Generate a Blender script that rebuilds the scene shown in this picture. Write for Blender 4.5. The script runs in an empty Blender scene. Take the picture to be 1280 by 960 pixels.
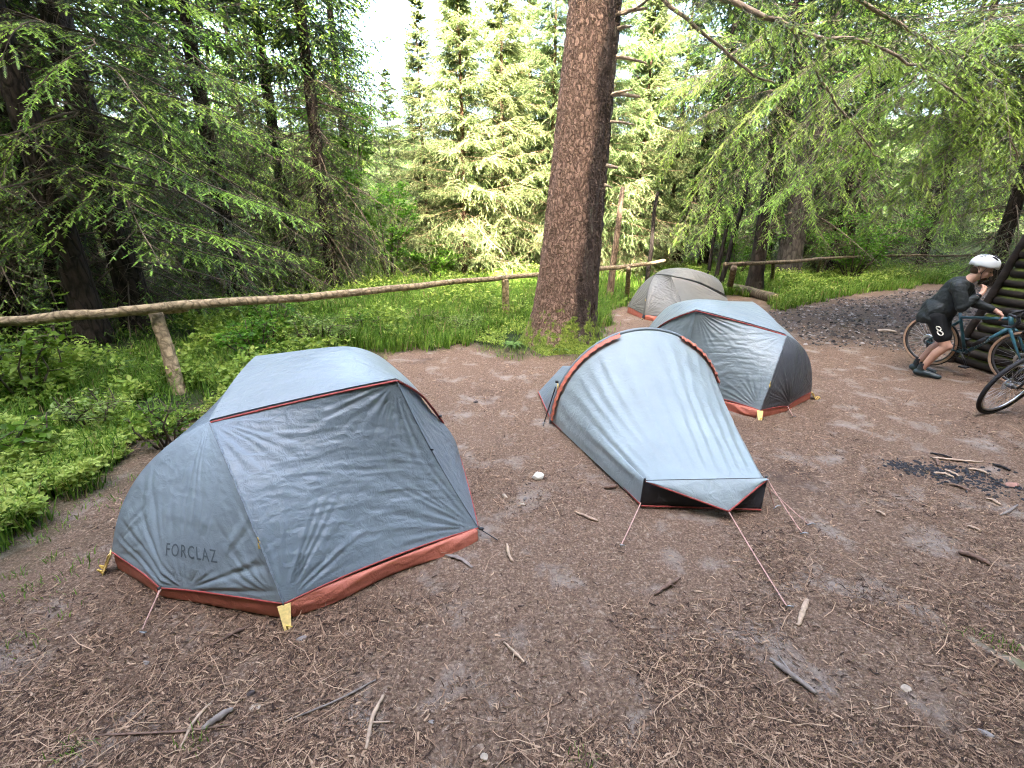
import bpy, math, random
import numpy as np
from mathutils import Vector, Matrix
R = math.radians
rng = random.Random(7)
nr = np.random.default_rng(11)
scene = bpy.context.scene
COL = scene.collection

# ------------------------------------------------------------------ camera model / layout helper
CAM_H, PITCH, FPX = 1.9, R(19.0), 580.0
CP, SP = math.cos(PITCH), math.sin(PITCH)

def G(px, py, z=0.0):
    """Point of the place at height z that the photo's pixel (1280x960) looks at."""
    dx, up = px - 640.0, 480.0 - py
    fwd = FPX * CP + up * SP
    dn = FPX * SP - up * CP
    t = (CAM_H - z) / dn
    return Vector((dx * t, fwd * t, z))

def at_depth(px, py, y):
    dx, up = px - 640.0, 480.0 - py
    fwd = FPX * CP + up * SP
    dn = FPX * SP - up * CP
    t = y / fwd
    return Vector((dx * t, y, CAM_H - dn * t))

# ------------------------------------------------------------------ noise
def _hash(ix, iy, seed):
    h = (ix.astype(np.int64) * 374761393 + iy.astype(np.int64) * 668265263 + seed * 974711) & 0x7fffffff
    h = ((h ^ (h >> 13)) * 1274126177) & 0x7fffffff
    return ((h ^ (h >> 16)) & 0xffff) / 65535.0

def vnoise(x, y, scale=1.0, seed=0):
    x = np.asarray(x, float) * scale; y = np.asarray(y, float) * scale
    ix, iy = np.floor(x), np.floor(y)
    fx, fy = x - ix, y - iy
    fx = fx * fx * (3 - 2 * fx); fy = fy * fy * (3 - 2 * fy)
    a = _hash(ix, iy, seed); b = _hash(ix + 1, iy, seed)
    c = _hash(ix, iy + 1, seed); d = _hash(ix + 1, iy + 1, seed)
    return (a * (1 - fx) + b * fx) * (1 - fy) + (c * (1 - fx) + d * fx) * fy

def fbm(x, y, scale, seed=0, octv=4):
    s, a, t = 0, 1.0, 0
    for k in range(octv):
        s = s + a * vnoise(x, y, scale * 2 ** k, seed + 17 * k); t += a; a *= .5
    return s / t

# ------------------------------------------------------------------ tagging
def tag(o, label=None, cat=None, group=None, kind=None):
    if label: o['label'] = label
    if cat: o['category'] = cat
    if group: o['group'] = group
    if kind: o['kind'] = kind
    return o

def empty(name, loc=(0, 0, 0), rz=0.0, label=None, cat=None, group=None):
    o = bpy.data.objects.new(name, None); COL.objects.link(o)
    o.location = loc; o.rotation_euler = (0, 0, rz)
    o.empty_display_size = .1
    return tag(o, label, cat, group)

def link_mesh(name, me, parent=None, mats=()):
    for m in mats: me.materials.append(m)
    o = bpy.data.objects.new(name, me); COL.objects.link(o)
    if parent is not None: o.parent = parent
    return o

class MB:
    """Collects shapes and links them as one mesh object."""
    def __init__(s): s.v = []; s.f = []; s.m = []; s.mi = 0
    def add(s, vs, fs):
        b = len(s.v); s.v += [tuple(v) for v in vs]
        for f in fs: s.f.append(tuple(i + b for i in f)); s.m.append(s.mi)
    def tube(s, pts, rad, n=8, cap=True, flat=1.0, up=None):
        pts = [Vector(p) for p in pts]
        if not hasattr(rad, '__len__'): rad = [rad] * len(pts)
        vs = []; prev = None
        for i, p in enumerate(pts):
            t = (pts[min(i + 1, len(pts) - 1)] - pts[max(i - 1, 0)])
            t = t.normalized() if t.length > 1e-9 else Vector((0, 0, 1))
            if prev is None:
                a = Vector(up) if up else (Vector((0, 0, 1)) if abs(t.z) < .9 else Vector((1, 0, 0)))
            else: a = prev
            a = (a - t * a.dot(t)); a = a.normalized() if a.length > 1e-6 else t.orthogonal().normalized()
            prev = a; b = t.cross(a)
            for k in range(n):
                th = 2 * math.pi * k / n
                vs.append(p + a * (math.cos(th) * rad[i] * flat) + b * (math.sin(th) * rad[i]))
        fs = []
        for i in range(len(pts) - 1):
            for k in range(n):
                k2 = (k + 1) % n
                fs.append((i * n + k, i * n + k2, (i + 1) * n + k2, (i + 1) * n + k))
        if cap:
            fs.append(tuple(range(n))[::-1]); fs.append(tuple((len(pts) - 1) * n + k for k in range(n)))
        s.add(vs, fs)
    def ball(s, c, r, n=12, m=8, rot=None):
        c = Vector(c)
        if not hasattr(r, '__len__'): r = (r, r, r)
        vs = [Vector((0, 0, r[2]))]
        for i in range(1, m):
            ph = math.pi * i / m
            for k in range(n):
                th = 2 * math.pi * k / n
                vs.append(Vector((r[0] * math.sin(ph) * math.cos(th), r[1] * math.sin(ph) * math.sin(th), r[2] * math.cos(ph))))
        vs.append(Vector((0, 0, -r[2])))
        if rot is not None: vs = [rot @ v for v in vs]
        fs = [(0, 1 + k, 1 + (k + 1) % n) for k in range(n)]
        for i in range(m - 2):
            for k in range(n):
                a = 1 + i * n + k; b = 1 + i * n + (k + 1) % n
                fs.append((a, a + n, b + n, b))
        l = len(vs) - 1; q = 1 + (m - 2) * n
        fs += [(q + (k + 1) % n, q + k, l) for k in range(n)]
        s.add([c + v for v in vs], fs)
    def capsule(s, a, b, ra, rb, n=12):
        a, b = Vector(a), Vector(b); d = (b - a).normalized(); pts = []; rad = []
        for k in range(4):
            th = math.pi / 2 * (k + .15) / 4.0
            pts.append(a - d * ra * math.cos(th)); rad.append(ra * math.sin(th))
        pts.append(a); rad.append(ra); pts.append(b); rad.append(rb)
        for k in range(3, -1, -1):
            th = math.pi / 2 * (k + .15) / 4.0
            pts.append(b + d * rb * math.cos(th)); rad.append(rb * math.sin(th))
        s.tube(pts, rad, n)
    def box(s, c, size, rot=None):
        c = Vector(c); hx, hy, hz = [q / 2 for q in size]
        vs = [Vector((x, y, z)) for x in (-hx, hx) for y in (-hy, hy) for z in (-hz, hz)]
        if rot is not None: vs = [rot @ v for v in vs]
        s.add([c + v for v in vs], [(0, 1, 3, 2), (4, 6, 7, 5), (0, 4, 5, 1), (2, 3, 7, 6), (0, 2, 6, 4), (1, 5, 7, 3)])
    def build(s, name, mats, parent=None, smooth=True):
        me = bpy.data.meshes.new(name); me.from_pydata(s.v, [], s.f)
        if not isinstance(mats, (list, tuple)): mats = [mats]
        o = link_mesh(name, me, parent, mats)
        if len(mats) > 1: me.polygons.foreach_set('material_index', s.m)
        if smooth: me.polygons.foreach_set('use_smooth', [True] * len(me.polygons))
        me.update(); return o

def np_mesh(name, V, faces, attr=None, midx=None):
    """faces: list of int arrays (n,k) of one size each. attr: {name: per-face float array}."""
    V = np.ascontiguousarray(V, dtype=np.float32)
    me = bpy.data.meshes.new(name)
    me.vertices.add(len(V)); me.vertices.foreach_set('co', V.ravel())
    loops = np.concatenate([f.ravel() for f in faces]).astype(np.int32)
    tot = np.concatenate([np.full(len(f), f.shape[1], np.int32) for f in faces])
    start = np.concatenate([[0], np.cumsum(tot)[:-1]]).astype(np.int32)
    me.loops.add(len(loops)); me.loops.foreach_set('vertex_index', loops)
    me.polygons.add(len(tot)); me.polygons.foreach_set('loop_start', start)
    me.update(calc_edges=True); me.validate()
    if attr:
        for k, a in attr.items():
            at = me.attributes.new(k, 'FLOAT', 'FACE'); at.data.foreach_set('value', np.asarray(a, np.float32))
    if midx is not None: me.polygons.foreach_set('material_index', np.asarray(midx, np.int32))
    return me

# ------------------------------------------------------------------ materials
class NT:
    def __init__(s, name):
        s.m = bpy.data.materials.new(name); s.m.use_nodes = True
        s.t = s.m.node_tree; s.t.nodes.clear()
        s.out = s.t.nodes.new('ShaderNodeOutputMaterial')
    def n(s, typ, **kw):
        nd = s.t.nodes.new('ShaderNode' + typ)
        for k, v in kw.items():
            if k in nd.inputs: nd.inputs[k].default_value = v
            else: setattr(nd, k, v)
        return nd
    def l(s, a, b): s.t.links.new(a, b)
    def coord(s, which='Object', scale=(1, 1, 1)):
        tc = s.n('TexCoord'); mp = s.n('Mapping'); mp.inputs['Scale'].default_value = scale
        s.l(tc.outputs[which], mp.inputs['Vector']); return mp.outputs['Vector']
    def noise(s, vec, scale, detail=4, rough=.55, dist=0.0):
        nd = s.n('TexNoise'); nd.inputs['Scale'].default_value = scale; nd.inputs['Detail'].default_value = detail
        nd.inputs['Roughness'].default_value = rough; nd.inputs['Distortion'].default_value = dist
        s.l(vec, nd.inputs['Vector']); return nd.outputs['Fac']
    def ramp(s, fac, stops):
        nd = s.n('ValToRGB'); e = nd.color_ramp.elements
        e[0].position = stops[0][0]; e[0].color = (*stops[0][1], 1)
        e[1].position = stops[-1][0]; e[1].color = (*stops[-1][1], 1)
        for p, c in stops[1:-1]:
            q = e.new(p); q.color = (*c, 1)
        s.l(fac, nd.inputs['Fac']); return nd.outputs['Color']
    def mixc(s, fac, a, b, mode='MIX'):
        nd = s.n('Mix', data_type='RGBA', blend_type=mode)
        for sock, v in ((nd.inputs[0], fac), (nd.inputs[6], a), (nd.inputs[7], b)):
            if hasattr(v, 'is_output'): s.l(v, sock)
            else: sock.default_value = v if not isinstance(v, tuple) else (*v, 1)
        return nd.outputs[2]
    def math(s, op, a, b=0.0, c=None):
        nd = s.n('Math', operation=op)
        for i, v in enumerate((a, b, c)):
            if v is None: continue
            if hasattr(v, 'is_output'): s.l(v, nd.inputs[i])
            else: nd.inputs[i].default_value = v
        return nd.outputs[0]
    def attr(s, name):
        nd = s.n('Attribute'); nd.attribute_name = name; return nd.outputs['Fac']
    def bump(s, h, strength=.5, dist=.01, normal=None):
        nd = s.n('Bump'); nd.inputs['Strength'].default_value = strength; nd.inputs['Distance'].default_value = dist
        s.l(h, nd.inputs['Height'])
        if normal is not None: s.l(normal, nd.inputs['Normal'])
        return nd.outputs['Normal']
    def principled(s, color, rough=.7, spec=.3, normal=None, metal=0.0, **kw):
        p = s.n('BsdfPrincipled')
        if hasattr(color, 'is_output'): s.l(color, p.inputs['Base Color'])
        else: p.inputs['Base Color'].default_value = (*color, 1)
        if hasattr(rough, 'is_output'): s.l(rough, p.inputs['Roughness'])
        else: p.inputs['Roughness'].default_value = rough
        p.inputs['Specular IOR Level'].default_value = spec; p.inputs['Metallic'].default_value = metal
        if normal is not None: s.l(normal, p.inputs['Normal'])
        for k, v in kw.items(): p.inputs[k.replace('_', ' ')].default_value = v
        return p.outputs[0]
    def finish(s, shader): s.l(shader, s.out.inputs['Surface']); return s.m

def simple(name, c, rough=.6, spec=.3, metal=0.0, var=.15, scale=20, bump=0.0):
    t = NT(name); v = t.coord()
    n = t.noise(v, scale)
    lo = tuple(x * (1 - var) for x in c); hi = tuple(min(1, x * (1 + var)) for x in c)
    col = t.ramp(n, [(.3, lo), (.7, hi)])
    nm = t.bump(n, bump, .005) if bump else None
    return t.finish(t.principled(col, rough, spec, nm, metal))

def leaf_mat(name, stops, trans=.4, rough=.5, spec=.25):
    """stops: colour ramp over the per-face 'tint'."""
    t = NT(name)
    col = t.ramp(t.attr('tint'), stops)
    oi = t.n('ObjectInfo')
    hs = t.n('HueSaturation'); t.l(col, hs.inputs['Color'])
    t.l(t.math('MULTIPLY_ADD', oi.outputs['Random'], .3, .85), hs.inputs['Value'])
    t.l(t.math('MULTIPLY_ADD', oi.outputs['Random'], .03, .485), hs.inputs['Hue'])
    p = t.principled(hs.outputs[0], rough, spec)
    tr = t.n('BsdfTranslucent'); t.l(hs.outputs[0], tr.inputs['Color'])
    mx = t.n('MixShader'); mx.inputs[0].default_value = trans
    t.l(p, mx.inputs[1]); t.l(tr.outputs[0], mx.inputs[2])
    return t.finish(mx.outputs[0])

def bark_mat(name, c1, c2, scale=8, moss=0.0, moss_h=1.0, stretch=.35, bump=.8, streak=0.0):
    t = NT(name); v = t.coord(scale=(1, 1, stretch))
    vo = t.n('TexVoronoi', feature='DISTANCE_TO_EDGE'); vo.inputs['Scale'].default_value = scale
    wn = t.n('TexNoise'); wn.inputs['Scale'].default_value = scale * 1.2; wn.inputs['Detail'].default_value = 3; t.l(v, wn.inputs['Vector'])
    va = t.n('VectorMath', operation='MULTIPLY_ADD'); t.l(wn.outputs['Color'], va.inputs[0]); va.inputs[1].default_value = (.12, .12, .12); t.l(v, va.inputs[2])
    t.l(va.outputs[0], vo.inputs['Vector'])
    n = t.noise(v, scale * 2.5, 6, .65)
    n2 = t.noise(v, scale * .35, 3)
    edge = t.math('MINIMUM', t.math('MULTIPLY', vo.outputs['Distance'], 5.0), 1.0)
    hgt = t.math('MULTIPLY_ADD', n, .6, edge)
    base = t.ramp(n, [(.25, c1), (.75, c2)])
    base = t.mixc(t.math('MULTIPLY', n2, .6), base, tuple(x * .55 for x in c2))
    base = t.mixc(t.math('MULTIPLY_ADD', edge, -.65, .65), base, tuple(x * .35 for x in c1))
    if streak:
        tc = t.n('TexCoord'); sx = t.n('SeparateXYZ'); t.l(tc.outputs['Object'], sx.inputs[0])
        k = t.math('ADD', sx.outputs[0], t.math('MULTIPLY', t.noise(t.coord(scale=(1, 1, .3)), 3.0), .35))
        k = t.math('SUBTRACT', k, t.math('MULTIPLY_ADD', sx.outputs[2], .058, streak))
        k = t.math('MINIMUM', t.math('MAXIMUM', t.math('MULTIPLY', k, 9.0), 0.0), .85)
        dark = t.ramp(t.noise(t.coord(scale=(1, 1, .25)), 9, 5), [(.35, (.018, .015, .014)), (.6, (.05, .04, .035)), (.75, (.16, .17, .14))])
        base = t.mixc(k, base, dark)
    if moss:
        tc = t.n('TexCoord'); sx = t.n('SeparateXYZ'); t.l(tc.outputs['Object'], sx.inputs[0])
        mm = t.math('SUBTRACT', moss, t.math('MULTIPLY', sx.outputs[2], 1.0 / moss_h))
        mm = t.math('ADD', mm, t.math('MULTIPLY_ADD', t.noise(t.coord(), 6, 6, .65), 4.2, -2.4))
        mm = t.math('MINIMUM', t.math('MAXIMUM', t.math('MULTIPLY', mm, 2.5), 0.0), .95)
        mc = t.ramp(t.noise(t.coord(), 30), [(.3, (.07, .12, .015)), (.7, (.24, .31, .045))])
        base = t.mixc(mm, base, mc)
    return t.finish(t.principled(base, .9, .15, t.bump(hgt, bump, .02)))
# ------------------------------------------------------------------ ground zones
DIRT = np.array([(-3.5, -6), (-3.3, 1.0), (-3.15, 2.35), (-3.05, 2.97), (-3.2, 4.3), (-2.5, 6.0), (-2.0, 7.0), (-.9, 7.6),
                 (-.3, 7.2), (.2, 6.9), (.9, 6.7), (1.5, 7.2), (1.7, 9.4), (2.1, 11.0), (3.0, 11.9), (5.2, 13.4), (6.3, 13.5), (7.2, 12.4),
                 (6.0, 10.9), (6.3, 10.6), (7.9, 12.3), (9.6, 13.5), (11.3, 14.3), (15.4, 16.6), (30, 21), (30, -6)])

def poly_sd(x, y, P):
    """signed distance, positive inside"""
    x = np.asarray(x, float); y = np.asarray(y, float)
    ins = np.zeros(x.shape, bool); d = np.full(x.shape, 1e9)
    n = len(P)
    for i in range(n):
        x1, y1 = P[i]; x2, y2 = P[(i + 1) % n]
        c = ((y1 > y) != (y2 > y))
        with np.errstate(divide='ignore', invalid='ignore'):
            xi = (x2 - x1) * (y - y1) / (y2 - y1 + 1e-12) + x1
        ins ^= c & (x < xi)
        t = np.clip(((x - x1) * (x2 - x1) + (y - y1) * (y2 - y1)) / ((x2 - x1) ** 2 + (y2 - y1) ** 2), 0, 1)
        d = np.minimum(d, np.hypot(x - x1 - t * (x2 - x1), y - y1 - t * (y2 - y1)))
    return np.where(ins, d, -d)

def dirt_sd(x, y): return poly_sd(x, y, DIRT) + (fbm(x, y, 1.6, 5) - .5) * .9 + (fbm(x, y, 6, 6, 2) - .5) * .35

def gz(x, y):
    x = np.asarray(x, float); y = np.asarray(y, float)
    sd = poly_sd(x, y, DIRT)
    w = np.clip(-sd / 1.5, 0, 1)
    z = (fbm(x, y, .9, 3) - .5) * .05 * (1 - w) + (fbm(x, y, 6, 4, 3) - .5) * .018
    z = z + w * (.05 + (fbm(x, y, .5, 9) - .5) * .25)
    far = np.clip((np.hypot(x, y) - 26) / 30, 0, 3)
    z = z + far * far * 2.2
    # soil heaped round the foot of the big spruce
    z = z + .06 * np.exp(-((x - .8) ** 2 + (y - 7.4) ** 2) / .7)
    return z
def gz1(x, y): return float(gz(np.array([x]), np.array([y]))[0])

def make_ground():
    def axis(lo, hi, n, p=2.6):
        t = np.linspace(-1, 1, n); s = np.sign(t) * np.abs(t) ** p
        return np.where(s < 0, -s * lo, s * hi)
    xs = axis(-160, 160, 420); ys = 4 + axis(-60, 200, 420)
    X, Y = np.meshgrid(xs, ys)
    Z = gz(X, Y)
    V = np.stack([X.ravel(), Y.ravel(), Z.ravel()], 1)
    nx = len(xs); i = np.arange((len(ys) - 1) * nx).reshape(-1, nx)[:, :-1].ravel()
    F = np.stack([i, i + 1, i + nx + 1, i + nx], 1)
    me = np_mesh('ground', V, [F])
    sd = dirt_sd(X.ravel(), Y.ravel())
    a = me.attributes.new('green', 'FLOAT', 'POINT'); a.data.foreach_set('value', np.clip(.5 - sd * 1.6, 0, 1).astype(np.float32))
    # worn gravelly track towards the shed, and the burnt spot of an old fire
    xx, yy = X.ravel(), Y.ravel()
    d = poly_sd(xx, yy, np.array([(4.6, 8.6), (5.4, 10.2), (8, 11.9), (12, 14), (16, 16), (16, 9), (8.5, 8.0), (6.3, 7.0)]))
    pth = np.clip(d * .9 + .4 + (fbm(xx, yy, 1.2, 21) - .5) * .8, 0, 1)
    a = me.attributes.new('track', 'FLOAT', 'POINT'); a.data.foreach_set('value', pth.astype(np.float32))
    me.polygons.foreach_set('use_smooth', [True] * len(me.polygons))
    t = NT('forest_soil'); v = t.coord()
    fine = t.noise(v, 70, 8, .72); mid = t.noise(v, 9, 6, .65); big = t.noise(v, 1.1, 4, .6); bl = t.noise(v, 2.7, 5, .6, .4)
    soil = t.ramp(fine, [(.3, (.038, .023, .015)), (.5, (.145, .092, .060)), (.7, (.37, .26, .178))])
    soil = t.mixc(t.math('MULTIPLY', mid, .45), soil, (.14, .088, .064))
    sp = t.noise(v, 28, 5, .85); soil = t.mixc(t.math('MINIMUM', t.math('MAXIMUM', t.math('MULTIPLY_ADD', sp, 7.0, -3.9), 0.0), .55), soil, (.40, .31, .235)); soil = t.mixc(t.math('MINIMUM', t.math('MAXIMUM', t.math('MULTIPLY_ADD', sp, -8.0, 3.2), 0.0), .6), soil, (.035, .022, .016))
    # bare dusty patches
    dust = t.math('MINIMUM', t.math('MAXIMUM', t.math('MULTIPLY_ADD', bl, 6.0, -3.25), 0.0), .8)
    soil = t.mixc(dust, soil, (.26, .215, .18))
    dk = t.math('MINIMUM', t.math('MAXIMUM', t.math('MULTIPLY_ADD', big, -5.0, 2.0), 0.0), .6)
    soil = t.mixc(dk, soil, (.045, .03, .025))
    grav = t.ramp(t.noise(v, 45, 8, .8), [(.34, (.010, .008, .0075)), (.52, (.046, .039, .035)), (.70, (.20, .175, .16))])
    soil = t.mixc(t.math('MULTIPLY', t.attr('track'), .62), soil, grav)
    gcol = t.ramp(mid, [(.3, (.012, .016, .006)), (.6, (.03, .045, .012)), (.8, (.06, .06, .025))])
    col = t.mixc(t.attr('green'), soil, gcol)
    h = t.math('ADD', t.math('MULTIPLY', fine, .6), mid)
    nm = t.bump(h, .9, .025)
    m = t.finish(t.principled(col, .95, .12, nm))
    o = link_mesh('ground', me, None, [m]); o['kind'] = 'structure'
    return o
make_ground()

# ------------------------------------------------------------------ needles and crumbs of bark lying on the bare soil (uncountable)
def make_litter():
    n = 300000
    # distance density falls off with the distance
    u = nr.random(n * 2); y = .9 / (1 - u * .93)
    x = (nr.random(n * 2) * 2 - 1) * (y * 1.25 + .6)
    ok = (dirt_sd(x, y) > -.25) & (y < 12); x, y = x[ok][:n], y[ok][:n]
    dens = fbm(x, y, 1.3, 33) + .35 * (fbm(x, y, 5, 34) - .5)
    ok = nr.random(len(x)) < np.clip((dens - .34) * 3.4, .10, 1); x, y = x[ok], y[ok]
    n = len(x); z = gz(x, y) + .003
    kind = nr.random(n)
    L = np.where(kind < .86, .010 + .022 * nr.random(n), np.where(kind < .985, .02 + .02 * nr.random(n), .06 + .14 * nr.random(n)))
    W = np.where(kind < .86, .0015 + .0012 * nr.random(n), np.where(kind < .985, .003 + .005 * nr.random(n), .002 + .002 * nr.random(n)))
    far = 1 + np.clip(y - 2.5, 0, 8) * .22
    L *= far ** .5; W *= far
    th = nr.random(n) * 2 * np.pi; tilt = (nr.random(n) - .35) * .5
    dx, dy, dz = np.cos(th) * np.cos(tilt), np.sin(th) * np.cos(tilt), np.sin(tilt)
    D = np.stack([dx, dy, dz], 1) * (L / 2)[:, None]
    S = np.stack([-np.sin(th), np.cos(th), (nr.random(n) - .5) * .8], 1) * (W / 2)[:, None]
    P = np.stack([x, y, z + np.abs(D[:, 2])], 1)
    bend = np.stack([-np.sin(th), np.cos(th), np.zeros(n)], 1) * (L * (nr.random(n) - .5) * .35)[:, None] + np.array([0, 0, .002])
    V = np.stack([P - D - S, P - D + S, P + bend - S, P + bend + S, P + D - S * .6, P + D + S * .6], 1).reshape(-1, 3)
    b = np.arange(n)[:, None] * 6
    F = np.concatenate([b + np.array([0, 1, 3, 2]), b + np.array([2, 3, 5, 4])])
    c = nr.random(n); c = np.where(kind > .985, .35 + .5 * c, .85 * c ** 1.25); c = np.concatenate([c, c])
    me = np_mesh('needle_litter', V, [F], {'tint': c})
    t = NT('litter')
    col = t.ramp(t.attr('tint'), [(0, (.022, .012, .008)), (.3, (.098, .055, .033)), (.6, (.235, .142, .088)), (.85, (.40, .27, .172)), (1, (.60, .46, .31))])
    o = link_mesh('needle_litter', me, None, [t.finish(t.principled(col, .8, .2))])
    tag(o, 'brown needles and crumbs of bark covering the bare camp floor', 'needle litter', kind='stuff')
make_litter()

# ------------------------------------------------------------------ grass, ground cover
def blades(x, y, h, w, lean, tint, name_z=None):
    n = len(x); z = gz(x, y) - .01
    th = nr.random(n) * 2 * np.pi
    ld = np.stack([np.cos(th), np.sin(th), np.zeros(n)], 1)
    S = np.stack([-np.sin(th + .6), np.cos(th + .6), np.zeros(n)], 1) * (w / 2)[:, None]
    P = np.stack([x, y, z], 1); up = np.array([0, 0, 1.0])
    mid = P + up * (h * .6)[:, None] + ld * (h * lean * .3)[:, None]
    tip = P + up * (h * (1 - .35 * lean))[:, None] + ld * (h * lean)[:, None]
    V = np.stack([P - S, P + S, mid - S * .8, mid + S * .8, tip], 1).reshape(-1, 3)
    b = np.arange(n)[:, None] * 5
    return V, b + np.array([0, 1, 3, 2]), b + np.array([2, 3, 4]), tint

def scatter(n, x0, x1, y0, y1, test, power=1.0):
    x = x0 + (x1 - x0) * nr.random(n); y = y0 + (y1 - y0) * nr.random(n) ** power
    ok = test(x, y); return x[ok], y[ok]

FENCE_L = [(-9.5, -1.5), (-3.85, 5.05), (-.13, 9.65), (3.0, 12.4), (4.6, 13.9)]
def behind_fence(x, y):
    """positive beyond the fence on the forest side"""
    out = np.full(np.shape(x), -1e9)
    for (a, b), (c, d) in zip(FENCE_L[:-1], FENCE_L[1:]):
        l = math.hypot(c - a, d - b); s = (-(x - a) * (d - b) + (y - b) * (c - a)) / l
        t = ((x - a) * (c - a) + (y - b) * (d - b)) / l / l
        out = np.where((t > -.02) & (t < 1.02), np.maximum(out, s), out)
    return out

M_GRASS = leaf_mat('grass_blade', [(0, (.24, .18, .08)), (.09, (.18, .14, .05)), (.13, (.035, .08, .01)), (.5, (.105, .20, .02)), (1, (.22, .31, .05))], .45, .5, .2)
M_COVER = leaf_mat('cover_leaf', [(0, (.05, .10, .014)), (.5, (.21, .30, .04)), (1, (.38, .43, .095))], .4, .5, .25)

def make_grass():
    Vs, Q, T, C = [], [], [], []; off = 0
    def put(x, y, h, w, lean, tint):
        nonlocal off
        tint = np.where(nr.random(len(x)) < .07, 0.0, np.maximum(tint, .13))
        V, q, t, c = blades(x, y, h, w, lean, tint)
        Vs.append(V); Q.append(q + off); T.append(t + off); C.append(c); off += len(V)
    def patch(n, x0, x1, y0, y1, thr, hh, ww, dark=0.0, lo=.1, ex=None, sdmin=-99, sdmax=.0, seed=41):
        def ts(x, y):
            s = dirt_sd(x, y); k = (s < sdmax) & ((np.hypot(x + 3.62, y - 4.72) > .45) | (nr.random(x.shape) < .15)) & ((np.hypot(x - .85, y - 7.45) > 1.5) | (nr.random(x.shape) < .06) & (y > 7.9) | (hh < .18)) & (s > sdmin) & (fbm(x, y, .9, seed) + .3 * (fbm(x, y, 4, seed + 1) - .5) > thr)
            return k if ex is None else k & ex(x, y)
        x, y = scatter(n, x0, x1, y0, y1, ts); m = len(x)
        h = hh * (.45 + .8 * nr.random(m)) * (.6 + .8 * fbm(x, y, 1.3, 47)); w = ww * (.6 + .7 * nr.random(m))
        put(x, y, h, w, .15 + .75 * nr.random(m), np.clip(lo + .75 * nr.random(m) - dark, 0, 1))
    # strip along the camp edge, left of the big tent
    patch(26000, -5.6, -2.6, 1.6, 7.2, .36, .26, .009, lo=.15)
    # bright glade beyond the fence
    patch(60000, -6.5, 2.2, 7.0, 15, .22, .34, .016, lo=.25, sdmax=.1, ex=lambda x, y: x > -5.2 + (y - 7) * .12)
    patch(26000, -9, 9, 14, 26, .34, .4, .028, lo=.3)
    # grass round the foot of the big spruce and behind the grey tent
    patch(4000, -.6, 2.6, 6.3, 9.4, .46, .10, .008, lo=.3, sdmax=.25)
    patch(14000, 1.2, 6.5, 10, 15.5, .36, .26, .018, lo=.35, sdmax=.1)
    # verge on the far side of the track
    patch(70000, 5.5, 19, 10.2, 22, .16, .30, .022, lo=.3, sdmax=.15)
    # under the dark trees on the left
    patch(16000, -12, -3.5, 4.5, 12, .5, .22, .012, dark=.15)
    # sparse blades creeping into the bare soil
    patch(5000, -3.3, -1.8, 1.5, 7.5, .55, .07, .006, lo=.3, sdmax=.9, sdmin=-.2)
    # a few small tufts in the open soil
    for px, py in ((240, 935), (92, 940), (235, 715), (40, 735), (1225, 800), (1262, 812), (730, 955), (20, 720), (60, 700)):
        p = G(px, py); m = 26
        put(p.x + nr.normal(0, .035, m), p.y + nr.normal(0, .03, m), .03 + .045 * nr.random(m), np.full(m, .004), nr.random(m), .3 + .6 * nr.random(m))
    me = np_mesh('grass', np.concatenate(Vs), [np.concatenate(Q), np.concatenate(T)], {'tint': np.concatenate(C + C)})
    o = link_mesh('grass', me, None, [M_GRASS]); tag(o, 'bright green grass growing along the fence and the track', 'grass', kind='stuff')
make_grass()

def leaf_quads(P, N, size, tint, fold=.25, aspect=.55):
    """P points, N unit directions the leaves point along; returns V, F"""
    n = len(P)
    a = nr.normal(size=(n, 3)) * .6 + np.array([0, 0, 1.0]); S = np.cross(N, a); S /= np.linalg.norm(S, axis=1)[:, None] + 1e-9
    U = np.cross(S, N); s = size[:, None]
    b = P; m1 = P + N * s * .5 + S * s * aspect * .5 + U * s * fold * .2
    m2 = P + N * s * .5 - S * s * aspect * .5 + U * s * fold * .2
    tip = P + N * s - U * s * fold * .25
    V = np.stack([b, m1, tip, m2], 1).reshape(-1, 3); k = np.arange(n)[:, None] * 4
    return V, np.concatenate([k + np.array([0, 1, 2]), k + np.array([0, 2, 3])]), np.concatenate([tint, tint])

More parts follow.
